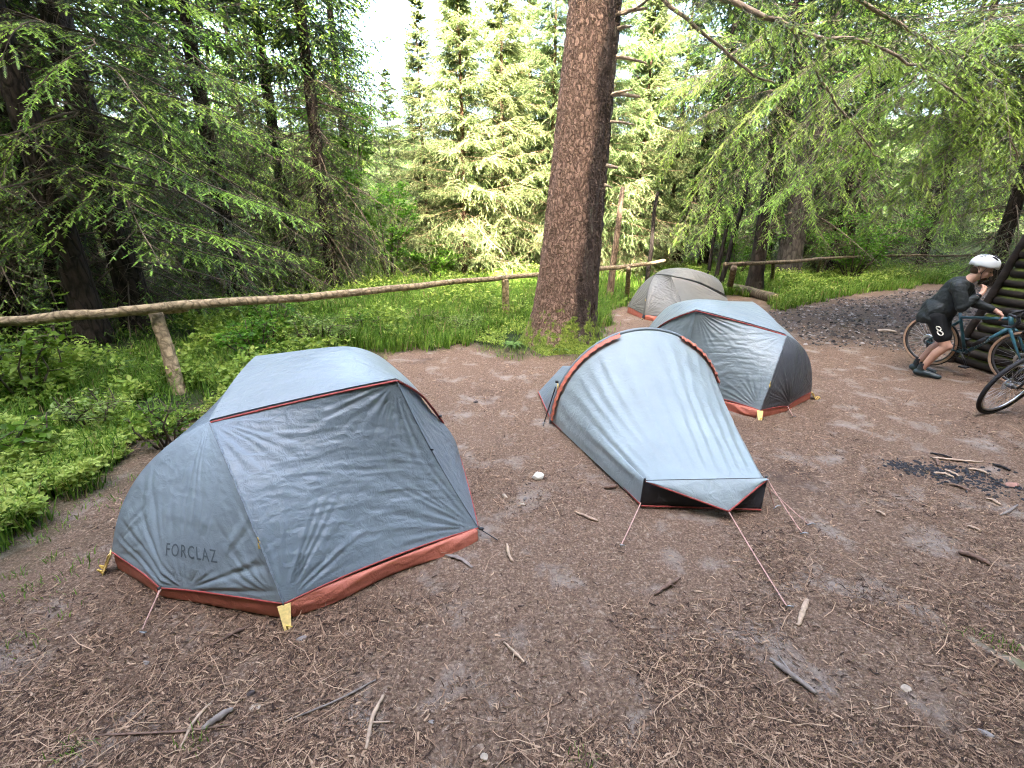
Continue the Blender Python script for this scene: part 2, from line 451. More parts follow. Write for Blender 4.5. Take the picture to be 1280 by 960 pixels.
def make_cover():
    """low leafy plants (bilberry, bedstraw) as a mass"""
    Vs, Fs, C = [], [], []; off = 0
    def patch(n, x0, x1, y0, y1, test, hmax, size, lo):
        nonlocal off
        x, y = scatter(n, x0, x1, y0, y1, test); m = len(x)
        hump = fbm(x, y, 1.7, 61) ** 1.5 * 1.8 * (.6 + .6 * fbm(x, y, 6, 62, 2))
        ok = (np.hypot(x - .85, y - 7.4) > 1.0) & (np.hypot(x + 3.62, y - 4.72) > .42); x, y = x[ok], y[ok]; m = len(x); hump = hump[ok]
        z = gz(x, y) + hmax * hump * (.25 + .75 * nr.random(m) ** .5)
        N = nr.normal(size=(m, 3)) * np.array([1, 1, .45]) + np.array([0, 0, .25]); N /= np.linalg.norm(N, axis=1)[:, None]
        V, F, c = leaf_quads(np.stack([x, y, z], 1), N, size * (.6 + .8 * nr.random(m)), np.clip(lo + .6 * nr.random(m) + .3 * (fbm(x, y, 2.5, 63) - .5), 0, 1))
        Vs.append(V); Fs.append(F + off); C.append(c); off += len(V)
    sd = dirt_sd
    patch(62000, -5.2, -2.75, 1.9, 4.9, lambda x, y: (sd(x, y) < -.02) & (sd(x, y) > -1.0 - .5 * fbm(x, y, 1.5, 64)), .30, .045, .5)
    patch(26000, -5.5, -1.6, 4.0, 8.4, lambda x, y: (sd(x, y) < -.15) & (fbm(x, y, 1.1, 65) > .42), .5, .07, .25)
    patch(14000, -2.6, .6, 7.2, 9.2, lambda x, y: (sd(x, y) < -.05) & (fbm(x, y, 1.5, 66) > .42), .22, .04, .4)
    patch(16000, -4.5, 1, 9, 17, lambda x, y: (fbm(x, y, .8, 67) > .5), .5, .08, .25)
    patch(30000, 6, 19, 11, 21, lambda x, y: (sd(x, y) < 0.0) & (fbm(x, y, .6, 68) > .45), .45, .08, .3)
    patch(6000, 5.3, 8.4, 10.4, 12.6, lambda x, y: (sd(x, y) < .1), .22, .05, .25)
    patch(12000, -11, -4, 5, 13, lambda x, y: (fbm(x, y, .9, 69) > .5), .4, .07, .0)
    patch(900, .0, 1.7, 6.6, 7.9, lambda x, y: (sd(x, y) < .2) & (np.hypot(x - .8, y - 7.35) > .45) & (fbm(x, y, 2, 70) > .4), .12, .04, .3)
    me = np_mesh('undergrowth', np.concatenate(Vs), [np.concatenate(Fs)], {'tint': np.concatenate([c for c in C])})
    o = link_mesh('undergrowth', me, None, [M_COVER]); tag(o, 'low leafy ground cover between the bare soil and the fence', 'undergrowth', kind='stuff')
make_cover()

def make_gravel():
    """broken stone and bark trodden into the dark track"""
    n = 26000
    x = 4.5 + 12 * nr.random(n); y = 6.2 + 9.5 * nr.random(n)
    d = poly_sd(x, y, np.array([(4.6, 8.6), (5.4, 10.2), (8, 11.9), (12, 14), (16, 16), (16, 9), (8.5, 8.0), (6.3, 7.0)])) + (fbm(x, y, 1.2, 21) - .5) * 1.4
    ok = (d > -.3 + .5 * nr.random(n)) & (dirt_sd(x, y) > -.1) & (fbm(x, y, 1.8, 23) + .35 * nr.random(n) > .5); x, y = x[ok], y[ok]; n = len(x); z = gz(x, y)
    s = .010 + .030 * nr.random(n) ** 3; th = nr.random(n) * 6.28
    b = np.stack([x, y, z], 1); e1 = np.stack([np.cos(th), np.sin(th), .25 * nr.normal(size=n)], 1) * s[:, None]; e2 = np.stack([-np.sin(th), np.cos(th), .25 * nr.normal(size=n)], 1) * (s * (.4 + .4 * nr.random(n)))[:, None]
    up = np.zeros((n, 3)); up[:, 2] = s * (.35 + .5 * nr.random(n))
    V = np.stack([b - e1 - e2, b + e1 - e2, b + e1 + e2, b - e1 + e2, b + up - e1 * .5 - e2 * .6, b + up + e1 * .6 - e2 * .5, b + up + e1 * .4 + e2 * .6, b + up - e1 * .6 + e2 * .4], 1).reshape(-1, 3)
    k = np.arange(n)[:, None] * 8; F = np.concatenate([k + np.array(q) for q in ((4, 5, 6, 7), (0, 1, 5, 4), (1, 2, 6, 5), (2, 3, 7, 6), (3, 0, 4, 7))])
    c = np.tile(nr.random(n), 5)
    t = NT('track_gravel'); col = t.ramp(t.attr('tint'), [(0, (.018, .016, .015)), (.55, (.07, .06, .055)), (.85, (.15, .13, .12)), (1, (.30, .27, .25))])
    o = link_mesh('gravel', np_mesh('gravel', V, [F], {'tint': c}), None, [t.finish(t.principled(col, .85, .2))]); tag(o, 'broken stone and bark trodden into the dark track', 'gravel', kind='stuff')
make_gravel()
# ------------------------------------------------------------------ spruce foliage
def norm(a): return a / (np.linalg.norm(a, axis=-1, keepdims=True) + 1e-9)

# needle-bearing shoot: x across, y along (0..1), z up
def _shoot_near():
    V, F = [], []
    for k in range(5):
        y0 = .02 + k * .19
        w = (1.0, 1.0, .92, .8, .5)[k]
        for sgn in (-1, 1):
            b = len(V); V += [(0, y0, 0), (0, y0 + .17, 0), (sgn * w, y0 + .30, -.12)]; F.append((b, b + 1, b + 2))
        if k in (0, 2, 4):
            b = len(V); V += [(0, y0, 0), (0, y0 + .2, 0), (.15, y0 + .33, .8 * w)]; F.append((b, b + 1, b + 2))
    return np.array(V, float), np.array(F)
def _shoot_far():
    V = [(0, 0, 0), (.85, .45, -.1), (0, 1.05, 0), (-.85, .45, -.1), (0, 0, 0), (.1, .5, .7), (0, 1, 0)]
    return np.array(V, float), np.array([(0, 1, 2), (0, 2, 3), (4, 5, 6)])
SH_NEAR, SH_FAR = _shoot_near(), _shoot_far()

class Spray:
    """twigs (flat thin prisms) and needle shoots of one branch"""
    def __init__(s): s.seg = []; s.sh = []
    def twig(s, a, b, r): s.seg.append((*a, *b, r))
    def shoot(s, o, d, side, ln, wd, tint): s.sh.append((*o, *d, *side, ln, wd, tint))
    def arrays(s):
        return np.array(s.seg, float).reshape(-1, 7), np.array(s.sh, float).reshape(-1, 12)

def place_spray(arr, M, t, sc):
    seg, sh = arr; seg = seg.copy(); sh = sh.copy()
    for i in (0, 3): seg[:, i:i + 3] = seg[:, i:i + 3] @ M.T * sc + t
    seg[:, 6] *= sc
    sh[:, 0:3] = sh[:, 0:3] @ M.T * sc + t; sh[:, 3:6] = sh[:, 3:6] @ M.T; sh[:, 6:9] = sh[:, 6:9] @ M.T
    return seg, sh

def expand(segs, shs, far_flags, name, mats):
    """one crown mesh out of many sprays"""
    seg = np.concatenate(segs); n = len(seg)
    A, B, r = seg[:, 0:3], seg[:, 3:6], seg[:, 6:7]
    d = norm(B - A); s = norm(np.cross(d, np.array([.13, .21, .97]))); u = np.cross(s, d)
    ring = [s, -.5 * s + .87 * u, -.5 * s - .87 * u]
    V = np.stack([A + q * r for q in ring] + [B + q * r * .8 for q in ring], 1).reshape(-1, 3)
    k = np.arange(n)[:, None] * 6
    Fq = np.concatenate([k + np.array([0, 1, 4, 3]), k + np.array([1, 2, 5, 4]), k + np.array([2, 0, 3, 5])])
    Vs = [V]; off = len(V); Ft = []; tint = []; 
    ct = nr.random(n); tint.append(np.concatenate([ct, ct, ct])); mid = [np.zeros(len(Fq), np.int32)]
    for far, tpl in ((False, SH_NEAR), (True, SH_FAR)):
        sel = [s_ for s_, f in zip(shs, far_flags) if f == far and len(s_)]
        if not sel: continue
        sh = np.concatenate(sel); m = len(sh); TV, TF = tpl
        O, D, S = sh[:, None, 0:3], norm(sh[:, None, 3:6]), sh[:, None, 6:9]
        S = norm(S - D * (S * D).sum(-1, keepdims=True)); U = np.cross(S, D)
        L, W = sh[:, None, 9:10], sh[:, None, 10:11]
        P = O + D * L * TV[None, :, 1:2] + S * W * TV[None, :, 0:1] + U * W * TV[None, :, 2:3]
        Vs.append(P.reshape(-1, 3)); b = np.arange(m)[:, None, None] * len(TV) + off
        F = (b + TF[None]).reshape(-1, 3); off += m * len(TV)
        Ft.append(F); tint.append(np.repeat(sh[:, 11], len(TF))); mid.append(np.ones(len(F), np.int32))
    faces = [Fq] + ([np.concatenate(Ft)] if Ft else [])
    me = np_mesh(name, np.concatenate(Vs), faces, {'tint': np.concatenate(tint)}, np.concatenate(mid))
    for m in mats: me.materials.append(m)
    return me

UPV = np.array([0, 0, 1.0])
def grow(sp, path, r0, r1, sec=.6, gap=.10, hang=.5, live0=.25, tgap=.055, shl=.075, shw=.014, bright=.3, dead=.0, taper=.75, rg=rng, seccurve=1.0, fork=.9, axis_shoots=True):
    """side twigs with needle shoots along a branch axis (np array of points)"""
    path = np.asarray(path, float)
    seg = np.linalg.norm(np.diff(path, axis=0), axis=1); cum = np.concatenate([[0], np.cumsum(seg)]); L = cum[-1]
    for i in range(len(path) - 1):
        f = (cum[i] + cum[i + 1]) / 2 / L
        if r0 > 0: sp.twig(path[i], path[i + 1], r0 + (r1 - r0) * f)
    def at(s):
        i = min(np.searchsorted(cum, s, 'right') - 1, len(path) - 2); f = (s - cum[i]) / (seg[i] + 1e-9)
        return path[i] + (path[i + 1] - path[i]) * f, (path[i + 1] - path[i]) / (seg[i] + 1e-9)
    s = L * .08; sgn = 1
    while s < L:
        f = s / L; p, t = at(s); side = np.cross(t, UPV); side = side / (np.linalg.norm(side) + 1e-6); sgn = -sgn
        l = sec * ((1 - f) ** taper * .9 + .12) * (.6 + .6 * rg.random()) * min(1, .35 + f * 2.2)
        ang = R(62 - 22 * f + rg.uniform(-12, 12))
        d = t * math.cos(ang) + side * sgn * math.sin(ang) + np.array([0, 0, rg.uniform(-.25, .12) - hang * .25]); d = d / np.linalg.norm(d)
        isdead = f < live0 or rg.random() < dead
        nseg = max(2, int(l / .12)); pts = [p]
        for k in range(1, nseg + 1):
            tau = k / nseg
            pts.append(p + d * l * tau * (1 - .25 * hang * tau) + np.array([rg.gauss(0, .012), rg.gauss(0, .012), -hang * l * tau * tau * seccurve + rg.gauss(0, .01)]))
        for k in range(nseg): sp.twig(pts[k], pts[k + 1], .0045 * (1 - .6 * k / nseg) * (l / .5) ** .3)
        if isdead:
            for k in range(1, nseg + 1):
                for _ in range(2):
                    q = pts[k] if k == nseg else pts[k] + (pts[k] - pts[k - 1]) * rg.uniform(-.5, .4); az = rg.uniform(0, 6.28)
                    e = d * .6 + np.array([math.cos(az), math.sin(az), -.55 * hang + rg.uniform(-.5, .2)]) * .8; e = e / np.linalg.norm(e); le = rg.uniform(.06, .22)
                    m_ = q + e * le * .5 + np.array([rg.gauss(0, .012), rg.gauss(0, .012), rg.gauss(0, .012)]); sp.twig(q, m_, .0022); sp.twig(m_, q + e * le + np.array([0, 0, -.03 * hang]), .0016)
        if not isdead or f > live0 * .6:
            a = .04 if not isdead else l * .6; sg2 = 1
            while a < l:
                tau = a / l; k = min(int(tau * nseg), nseg - 1); q = pts[k] + (pts[k + 1] - pts[k]) * (tau * nseg - k)
                tt = pts[k + 1] - pts[k]; tt = tt / (np.linalg.norm(tt) + 1e-9); s2 = np.cross(tt, UPV); s2 = s2 / (np.linalg.norm(s2) + 1e-6)
                tipness = max(tau, f) ** 2
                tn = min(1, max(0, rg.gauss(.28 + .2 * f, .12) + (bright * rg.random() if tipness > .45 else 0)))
                if rg.random() < .9: sp.shoot(q, tt, s2, shl * 1.15, shw, tn * .8)
                sg2 = -sg2; la = R(rg.uniform(38, 58)); lt = fork * l * .42 * (1 - tau) * rg.uniform(.5, 1.1)
                dd = tt * math.cos(la) + s2 * sg2 * math.sin(la) + np.array([0, 0, -.3 * hang - rg.uniform(0, .2)]); dd = dd / np.linalg.norm(dd)
                if lt > shl * 1.6:
                    m = int(lt / (shl * .85)); sp.twig(q, q + dd * lt, .0022)
                    for j in range(m):
                        o = q + dd * (j * shl * .85) - UPV * (hang * .15 * j * j * shl * .2)
                        last = j == m - 1
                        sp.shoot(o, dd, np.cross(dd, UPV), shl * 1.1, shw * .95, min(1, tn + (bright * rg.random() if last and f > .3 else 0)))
                        if rg.random() < .55:
                            e = dd * .6 + np.cross(dd, UPV) * rg.choice((-.7, .7)) - UPV * .2
                            sp.shoot(o, e, np.cross(e, UPV), shl, shw * .9, min(1, tn + (bright * .8 * rg.random() if f > .4 else 0)))
                else:
                    sp.shoot(q, dd, np.cross(dd, UPV), max(shl * .7, lt * 1.3), shw, min(1, tn + (bright * rg.random() if tipness > .35 else 0)))
                a += tgap * rg.uniform(.8, 1.25)
            tt = pts[-1] - pts[-2]; tt = tt / (np.linalg.norm(tt) + 1e-9)
            if not isdead: sp.shoot(pts[-1], tt, np.cross(tt, UPV), shl * 1.2, shw, min(1, .45 + bright * rg.random() * 1.3))
        s += gap * rg.uniform(.7, 1.3)
    p, t = at(L * .999); sp.shoot(p, t, np.cross(t, UPV), shl * 1.3, shw, min(1, .5 + bright))

def branch_path(L, droop, tip, n=9, wig=.02, rg=rng):
    pts = []
    for i in range(n):
        s = i / (n - 1)
        pts.append((L * s * (1 - .08 * droop * s), rg.gauss(0, wig) * s, -droop * L * s * s * (1 - .25 * s) - droop * .25 * L * s + tip * L * s ** 4))
    return np.array(pts)

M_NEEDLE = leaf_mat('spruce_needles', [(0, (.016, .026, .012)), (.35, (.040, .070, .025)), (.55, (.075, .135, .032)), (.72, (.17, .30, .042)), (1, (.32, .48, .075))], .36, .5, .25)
M_NEEDLE_PALE = leaf_mat('sunlit_spruce_needles', [(0, (.05, .075, .026)), (.4, (.12, .17, .058)), (.7, (.21, .275, .10)), (1, (.36, .42, .18))], .48, .5, .25)  # paler copy of the needles: strong sun is put into the colour
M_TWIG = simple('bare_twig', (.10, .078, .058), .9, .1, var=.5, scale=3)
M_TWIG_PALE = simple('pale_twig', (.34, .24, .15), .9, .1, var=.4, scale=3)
M_BARK = bark_mat('spruce_bark', (.018, .014, .012), (.06, .045, .036), 9, moss=.0)
M_BARK_GREY = bark_mat('grey_bark', (.05, .042, .036), (.13, .11, .095), 9)
M_BARK_RED = bark_mat('reddish_bark', (.10, .055, .038), (.22, .13, .085), 9)
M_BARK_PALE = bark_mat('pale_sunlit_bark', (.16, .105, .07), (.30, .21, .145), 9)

def tpl(L, droop, tip, far=False, **kw):
    sp = Spray(); grow(sp, branch_path(L, droop, tip), .014 * L / 2 + .004, .003, **kw); return sp.arrays()

rt = random.Random(3)
T_LOW = [tpl(2.2, .35 + .12 * i, .16, sec=.85, gap=.11, hang=.42, live0=.24, dead=.12, bright=.38, shl=.075, shw=.016, tgap=.062, seccurve=.45, fork=1.05, rg=rt) for i in range(4)]
T_MID = [tpl(2.2, .12 + .1 * i, .22, sec=.8, gap=.12, hang=.35, live0=.18, bright=.35, shl=.085, shw=.019, tgap=.075, seccurve=.5, fork=1.05, rg=rt) for i in range(3)]
T_FAR = [tpl(2.2, .15 + .12 * i, .2, sec=.9, gap=.13, hang=.35, live0=.12, bright=.45, shl=.15, shw=.034, tgap=.12, fork=.8, rg=rt) for i in range(3)]
T_YOUNG = [tpl(2.2, .10 + .14 * i, .12, sec=.95, gap=.12, hang=.35, live0=.10, dead=.03, bright=.5, shl=.125, shw=.027, tgap=.10, fork=1.0, taper=.5, rg=rt) for i in range(3)]
T_SHADE = [tpl(2.2, .2 + .12 * i, .1, sec=.95, gap=.2, hang=.4, live0=.05, bright=.4, shl=.30, shw=.085, tgap=.24, fork=.9, taper=.5, rg=rt) for i in range(3)]
T_DEAD = [tpl(2.0, .25 + .1 * i, .05, sec=.7, gap=.12, hang=.35, live0=2.0, rg=rt) for i in range(2)]
T_THIN = [tpl(2.0, .4, .12, sec=.7, gap=.14, hang=.6, live0=.62, dead=.2, bright=.4, shl=.085, shw=.017, tgap=.075, rg=rt) for i in range(2)]

def rotz(a): c, s = math.cos(a), math.sin(a); return np.array([[c, -s, 0], [s, c, 0], [0, 0, 1.0]])
def roty(a): c, s = math.cos(a), math.sin(a); return np.array([[c, 0, s], [0, 1, 0], [-s, 0, c]])
def rotx(a): c, s = math.cos(a), math.sin(a); return np.array([[1, 0, 0], [0, c, -s], [0, s, c]])

def spruce_crown(name, H, Lmax, z0, gap, zdead, near_to, rg, per=5, mats=None, zlive_full=None, shape=.85, openness=0.0, low=T_LOW, hi=None, mid=None):
    segs, shs, far = [], [], []
    z = z0
    while z < H - .25:
        f = z / H
        L = Lmax * max(0, 1 - f) ** shape * (.8 + .2 * min(1, z / 1.5))
        nb = per + (1 if rg.random() < .4 else 0)
        if z > near_to: nb = per
        a0 = rg.random() * 6.28
        for k in range(nb):
            if rg.random() < openness: continue
            l = L * rg.uniform(.6, 1.25)
            az = a0 + 6.283 * k / nb + rg.gauss(0, .18); zz = z + rg.uniform(-.9, .9) * gap
            if z < zdead: T = rg.choice(T_DEAD if rg.random() < .75 else T_THIN); isf = False
            elif z < near_to: T = rg.choice(low if f < .45 else (mid or T_MID)); isf = False
            else: T = rg.choice(hi or T_FAR); isf = True
            M = rotz(az) @ roty(-(f * .55 - .12) + rg.gauss(0, .14)) @ rotx(rg.gauss(0, .2))
            if rg.random() < .5: M = M @ np.diag([1, -1.0, 1])
            a, b = place_spray(T, M, np.array([0, 0, zz]), max(l, .25) / 2.2)
            if len(b):
                q = max(l, .25) / 2.2; b[:, 9] *= q ** .35 if q > 1 else q ** .5; b[:, 10] *= 1 if q > 1 else max(q, .6) ** .3
                b[:, 11] = np.clip(b[:, 11] + rg.gauss(0, .07), 0, 1)
            segs.append(a); shs.append(b); far.append(isf)
        z += gap * rg.uniform(.75, 1.25) * (1 if z < near_to else 1.25)
    # leader
    sp = Spray(); sp.twig((0, 0, H - .9), (0, 0, H), .012)
    for k in range(14):
        d = np.array([math.cos(k * 2.4) * .5, math.sin(k * 2.4) * .5, .9]); sp.shoot((0, 0, H - .9 + k * .06), d, np.cross(d, UPV), .16, .03, .6)
    a, b = sp.arrays(); segs.append(a); shs.append(b); far.append(True)
    return expand(segs, shs, far, name, mats or [M_TWIG, M_NEEDLE])

def trunk_mesh(name, H, r, mat, bend=.0, rg=rng, n=14, flare=1.5):
    pts, rad = [], []
    N = 22
    bx, by = rg.gauss(0, bend), rg.gauss(0, bend)
    for i in range(N):
        f = (i / (N - 1)) ** 1.4; z = -.15 + (H + .15) * f
        pts.append((bx * math.sin(f * 3), by * math.sin(f * 2.5), z)); rad.append(max(.012, r * (1 - f) ** .85 * (1 + (flare - 1) * math.exp(-max(z, 0) / .25))))
    mb = MB(); mb.tube(pts, rad, n)
    me = bpy.data.meshes.new(name); me.from_pydata(mb.v, [], mb.f); me.polygons.foreach_set('use_smooth', [True] * len(me.polygons)); me.materials.append(mat)
    return me

rc = random.Random(21)
CROWNS = {
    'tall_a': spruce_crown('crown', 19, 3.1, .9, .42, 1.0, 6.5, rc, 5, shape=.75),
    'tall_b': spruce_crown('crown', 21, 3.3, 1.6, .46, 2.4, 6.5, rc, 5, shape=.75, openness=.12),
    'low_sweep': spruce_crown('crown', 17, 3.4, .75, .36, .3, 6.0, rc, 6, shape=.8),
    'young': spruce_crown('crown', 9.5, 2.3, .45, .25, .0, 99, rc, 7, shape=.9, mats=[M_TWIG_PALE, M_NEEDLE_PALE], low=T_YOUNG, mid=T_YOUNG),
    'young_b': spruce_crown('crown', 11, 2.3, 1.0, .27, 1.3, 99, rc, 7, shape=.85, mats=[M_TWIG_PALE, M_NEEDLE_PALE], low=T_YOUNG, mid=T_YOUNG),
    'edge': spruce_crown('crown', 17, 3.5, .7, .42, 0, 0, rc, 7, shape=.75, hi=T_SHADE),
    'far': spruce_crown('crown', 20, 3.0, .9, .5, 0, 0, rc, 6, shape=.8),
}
TRUNKS = {
    'tall_a': trunk_mesh('trunk', 19, .21, M_BARK, .08), 'tall_b': trunk_mesh('trunk', 21, .22, M_BARK, .1),
    'low_sweep': trunk_mesh('trunk', 17, .16, M_BARK, .08),
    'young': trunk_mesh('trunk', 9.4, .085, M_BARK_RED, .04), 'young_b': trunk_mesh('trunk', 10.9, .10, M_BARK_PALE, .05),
    'edge': trunk_mesh('trunk', 17, .2, M_BARK, .1),
    'far': trunk_mesh('trunk', 20, .2, M_BARK, .1),
}
def plant_spruce(kind, x, y, label, group=None, rz=None, sc=1.0, lean=(0, 0), name='spruce_tree', z=None, trunk=None):
    e = empty(name, (x, y, gz1(x, y) if z is None else z), 0, label, 'spruce', group)
    e.rotation_euler = (lean[0], lean[1], rng.random() * 6.28 if rz is None else rz); e.scale = (sc,) * 3
    link_mesh('trunk', trunk or TRUNKS[kind], e); link_mesh('crown', CROWNS[kind], e)
    return e
# ------------------------------------------------------------------ the trees one by one
# dark spruces on the left, beyond the fence
GD = 'dark spruces beyond the long rail'
near_left = [
    ('tall_a', 180, 418, 'dark spruce with thick black trunk just behind the fence post', 1.12),
    ('low_sweep', 92, 408, 'thin dark spruce with mossy trunk beside the thick black trunk', .9),
    ('tall_b', 20, 418, 'dark bare-stemmed spruce where the rail leaves the picture', 1.0),
    ('low_sweep', 300, 372, 'drooping spruce with bright tipped branches over the long rail', 1.0),
    ('tall_a', 372, 358, 'reddish stemmed spruce deep behind the long rail', .9),
    ('low_sweep', 418, 362, 'bushy green spruce at the edge of the sunny glade', .95),
    ('tall_b', 235, 352, 'slender dark spruce second row behind the long rail', .95),
    ('low_sweep', 448, 338, 'lush spruce behind the bushy one at the glade edge', 1.0),
]
for kind, px, py, lab, sc in near_left:
    p = G(px, py); plant_spruce(kind, p.x, p.y, lab, GD, sc=sc, trunk=TRUNKS['tall_a'] if 'reddish' not in lab else None)
# sunlit young spruces in the middle
mid_trees = [
    ('young', -1.75, 17.6, 'pale sunlit young spruce, widest one in the glade', 1.05, 0),
    ('young_b', -.35, 18.4, 'pale sunlit young spruce with bare reddish lower stem', .92, 0),
    ('young', -3.3, 19.4, 'pale young spruce on the shaded side of the widest one', .9, 0),
    ('young', -6.0, 25.5, 'sunlit spruce with pointed top against the white sky', .85, 0),
    ('young_b', 1.5, 19.5, 'tall pale spruce half hidden behind the big trunk', 1.05, 0),
    ('young_b', 3.4, 18.5, 'pale stemmed spruce beyond the rail just past the big trunk', 1.0, 0),
    ('young', 4.9, 19.0, 'sunlit young spruce above the grey tent', 1.0, 0),
    ('young_b', 6.6, 20.5, 'sunlit spruce far behind the grey tent', 1.1, 0),
    ('young', .6, 22.5, 'pale spruce in the second row between two paler ones', 1.2, 0),
    ('young', 3.0, 23.0, 'pale spruce deep behind the big trunk', 1.2, 0),
    ('young', -2.4, 24.0, 'pale pointed spruce rising behind the widest one', 1.2, 0),
]
for kind, x, y, lab, sc, _ in mid_trees: plant_spruce(kind, x, y, lab, 'sunlit young spruces in the glade', sc=sc * 1.12)
# right hand group
p = G(843, 338); plant_spruce('tall_b', p.x, p.y, 'leaning brown trunked spruce behind the grey tent', 'spruces behind the grey tent and the track', sc=1.0, lean=(0, R(11)), rz=.4)
p = G(982, 348); plant_spruce('tall_b', p.x, p.y, 'stout grey trunked spruce standing behind the far fence', 'spruces behind the grey tent and the track', sc=1.25, trunk=trunk_mesh('trunk', 21, .33, M_BARK_GREY, .05, flare=1.35))
for x, y, k, lab in ((12.4, 18.6, 'low_sweep', 'broad drooping spruce behind the bright green bush'), (13.5, 19.5, 'low_sweep', 'dark spruce beyond the grassy verge of the track'),
                  (17.5, 20.5, 'tall_a', 'dark spruce at the far end of the track'), (8.2, 20.5, 'tall_a', 'dark spruce behind the stout grey trunk'),
                  (15.8, 15.6, 'tall_a', 'big dark spruce where the track bends behind the shed')):
    plant_spruce(k, x, y, lab, 'spruces behind the grey tent and the track', sc=1.0)
# the forest behind, row after row
rf = random.Random(5)
far_spots = []
def far_spot(x, y, dmin):
    if all((x - a) ** 2 + (y - b) ** 2 > dmin * dmin for a, b in far_spots): far_spots.append((x, y)); return True
    return False
tries = 0
while len(far_spots) < 84 and tries < 4000:
    tries += 1
    y = rf.uniform(11, 52); x = rf.uniform(-1.25, 1.3) * (y + 3)
    if -1.6 * (y / 16) - 4.2 < x < 9 and y < 25: continue          # the open glade
    if x > 0 and y < 24 and dirt_sd(np.array([x]), np.array([y]))[0] > -3.5: continue
    if x < 0 and y < 24 and x > -7 : continue
    if abs(x + .12 * y) < 2.2 and y > 24 and y < 40: continue                # gap with sky
    far_spot(x, y, 2.6)
for k in range(34):
    a_ = R(-54 + 108 * (k + rf.uniform(-.3, .3)) / 33); r_ = rf.uniform(52, 62); x, y = r_ * math.sin(a_), r_ * math.cos(a_)
    if not -14 < x < 0: far_spots.append((x, y))
for x, y in far_spots:
    k = 'far' if y > 18 else rf.choice(('tall_a', 'low_sweep', 'tall_b'))
    plant_spruce(k, x, y, 'dark spruce standing in the dense forest behind the clearing', 'spruces of the dense forest behind', sc=rf.uniform(.75, 1.1) * (1 if y < 30 else .85))
# unseen spruces added behind and beside the camera to keep the sun off
edge = [(-11.5 + 2.1 * i + (.6 if i % 2 else 0), -4.8 - (1.3 if i % 2 else 0) - .25 * max(0, i - 5), (1.75 if i < 3 or i > 7 else 1.08) + .05 * (i % 3)) for i in range(11)] + [(-10.5 + 2.0 * i, -8.2 - .3 * (i % 2), 1.85 if i < 3 or i > 7 else 1.15) for i in range(11)] + [(-11.5 + 2.1 * i, -11.2, 1.95 if i < 3 or i > 7 else 1.25) for i in range(11)] + [(-13.6, -7, 1.9), (-13.8, -11, 2.0), (12.5, -7, 1.9), (12.8, -11, 2.0), (10.6, -5, 1.8), (15, -9, 2.0), (13.2, 4.6, 1.3), (15.2, 7.4, 1.4), (17.6, 6.0, 1.6), (18.6, 9.2, 1.5), (21, 7.5, 1.8), (22.5, 10.8, 1.7), (25.5, 9.5, 2.0), (27.5, 13, 1.9), (17, 3.0, 1.8), (21.5, 3.5, 2.0)] + [(-13.5, -1.0, 1.1), (-15, 3, 1.1), (-13.0, 6.5, 1.1)]
for x, y, sc in edge:
    plant_spruce('edge', x, y, 'tall unseen spruce added to keep the sun off', 'unseen spruces added to block the sun', sc=sc)

# ------------------------------------------------------------------ thin stems standing behind the grey tent
def stem(px, py, top, r, mat, label, name='young_tree'):
    p = G(px, py); q = at_depth(top[0], top[1], p.y + .1)
    e = empty(name, (p.x, p.y, gz1(p.x, p.y)), 0, label, 'tree', 'thin stems around the grey tent')
    d = Vector((q.x - p.x, q.y - p.y, q.z)); pts = [d * f + Vector((rng.gauss(0, .02) * f, 0, 0)) for f in (0, .15, .3, .5, .7, .85, 1)]
    mb = MB(); mb.tube([pts[0] - Vector((0, 0, .1))] + pts, [r * 1.25] + [r * (1.15 - .5 * k / 6) for k in range(7)], 8); mb.build('trunk', mat, e)
    sp = Spray(); n = int(d.length / .35)
    for k in range(2, n):
        c = np.array(d * (k / n)); az = rng.random() * 6.28; L = rng.uniform(.4, .95)
        pt = [c + np.array([math.cos(az) * L * s, math.sin(az) * L * s, -.25 * L * s * s]) for s in (0, .33, .66, 1)]
        grow(sp, np.array(pt), .006, .002, sec=.35, gap=.14, hang=.4, live0=.5 if rng.random() < .6 else 2, tgap=.09, shl=.10, shw=.02)
    a, b = sp.arrays(); link_mesh('crown', expand([a], [b], [False], 'crown', [M_TWIG, M_NEEDLE]), e)
for px, py, top, r, m, lab in (
    (762, 372, (778, 235), .09, M_BARK_PALE, 'thin pale stem beyond the rail between big trunk and grey tent'),
    (806, 372, (822, 240), .06, M_BARK, 'thin dark stem beside the end of the long rail'),
    (884, 352, (905, 215), .06, M_BARK, 'dark thin stem nearest the peak of the grey tent'),
    (893, 356, (922, 225), .065, M_BARK, 'dark thin stem in the middle of the three behind the grey tent'),
    (899, 362, (938, 220), .075, M_BARK, 'dark thin stem closest to the far fence end'),
    (741, 330, (757, 200), .05, M_BARK, 'thin dark stem right against the edge of the big trunk')):
    stem(px, py, top, r, m, lab)

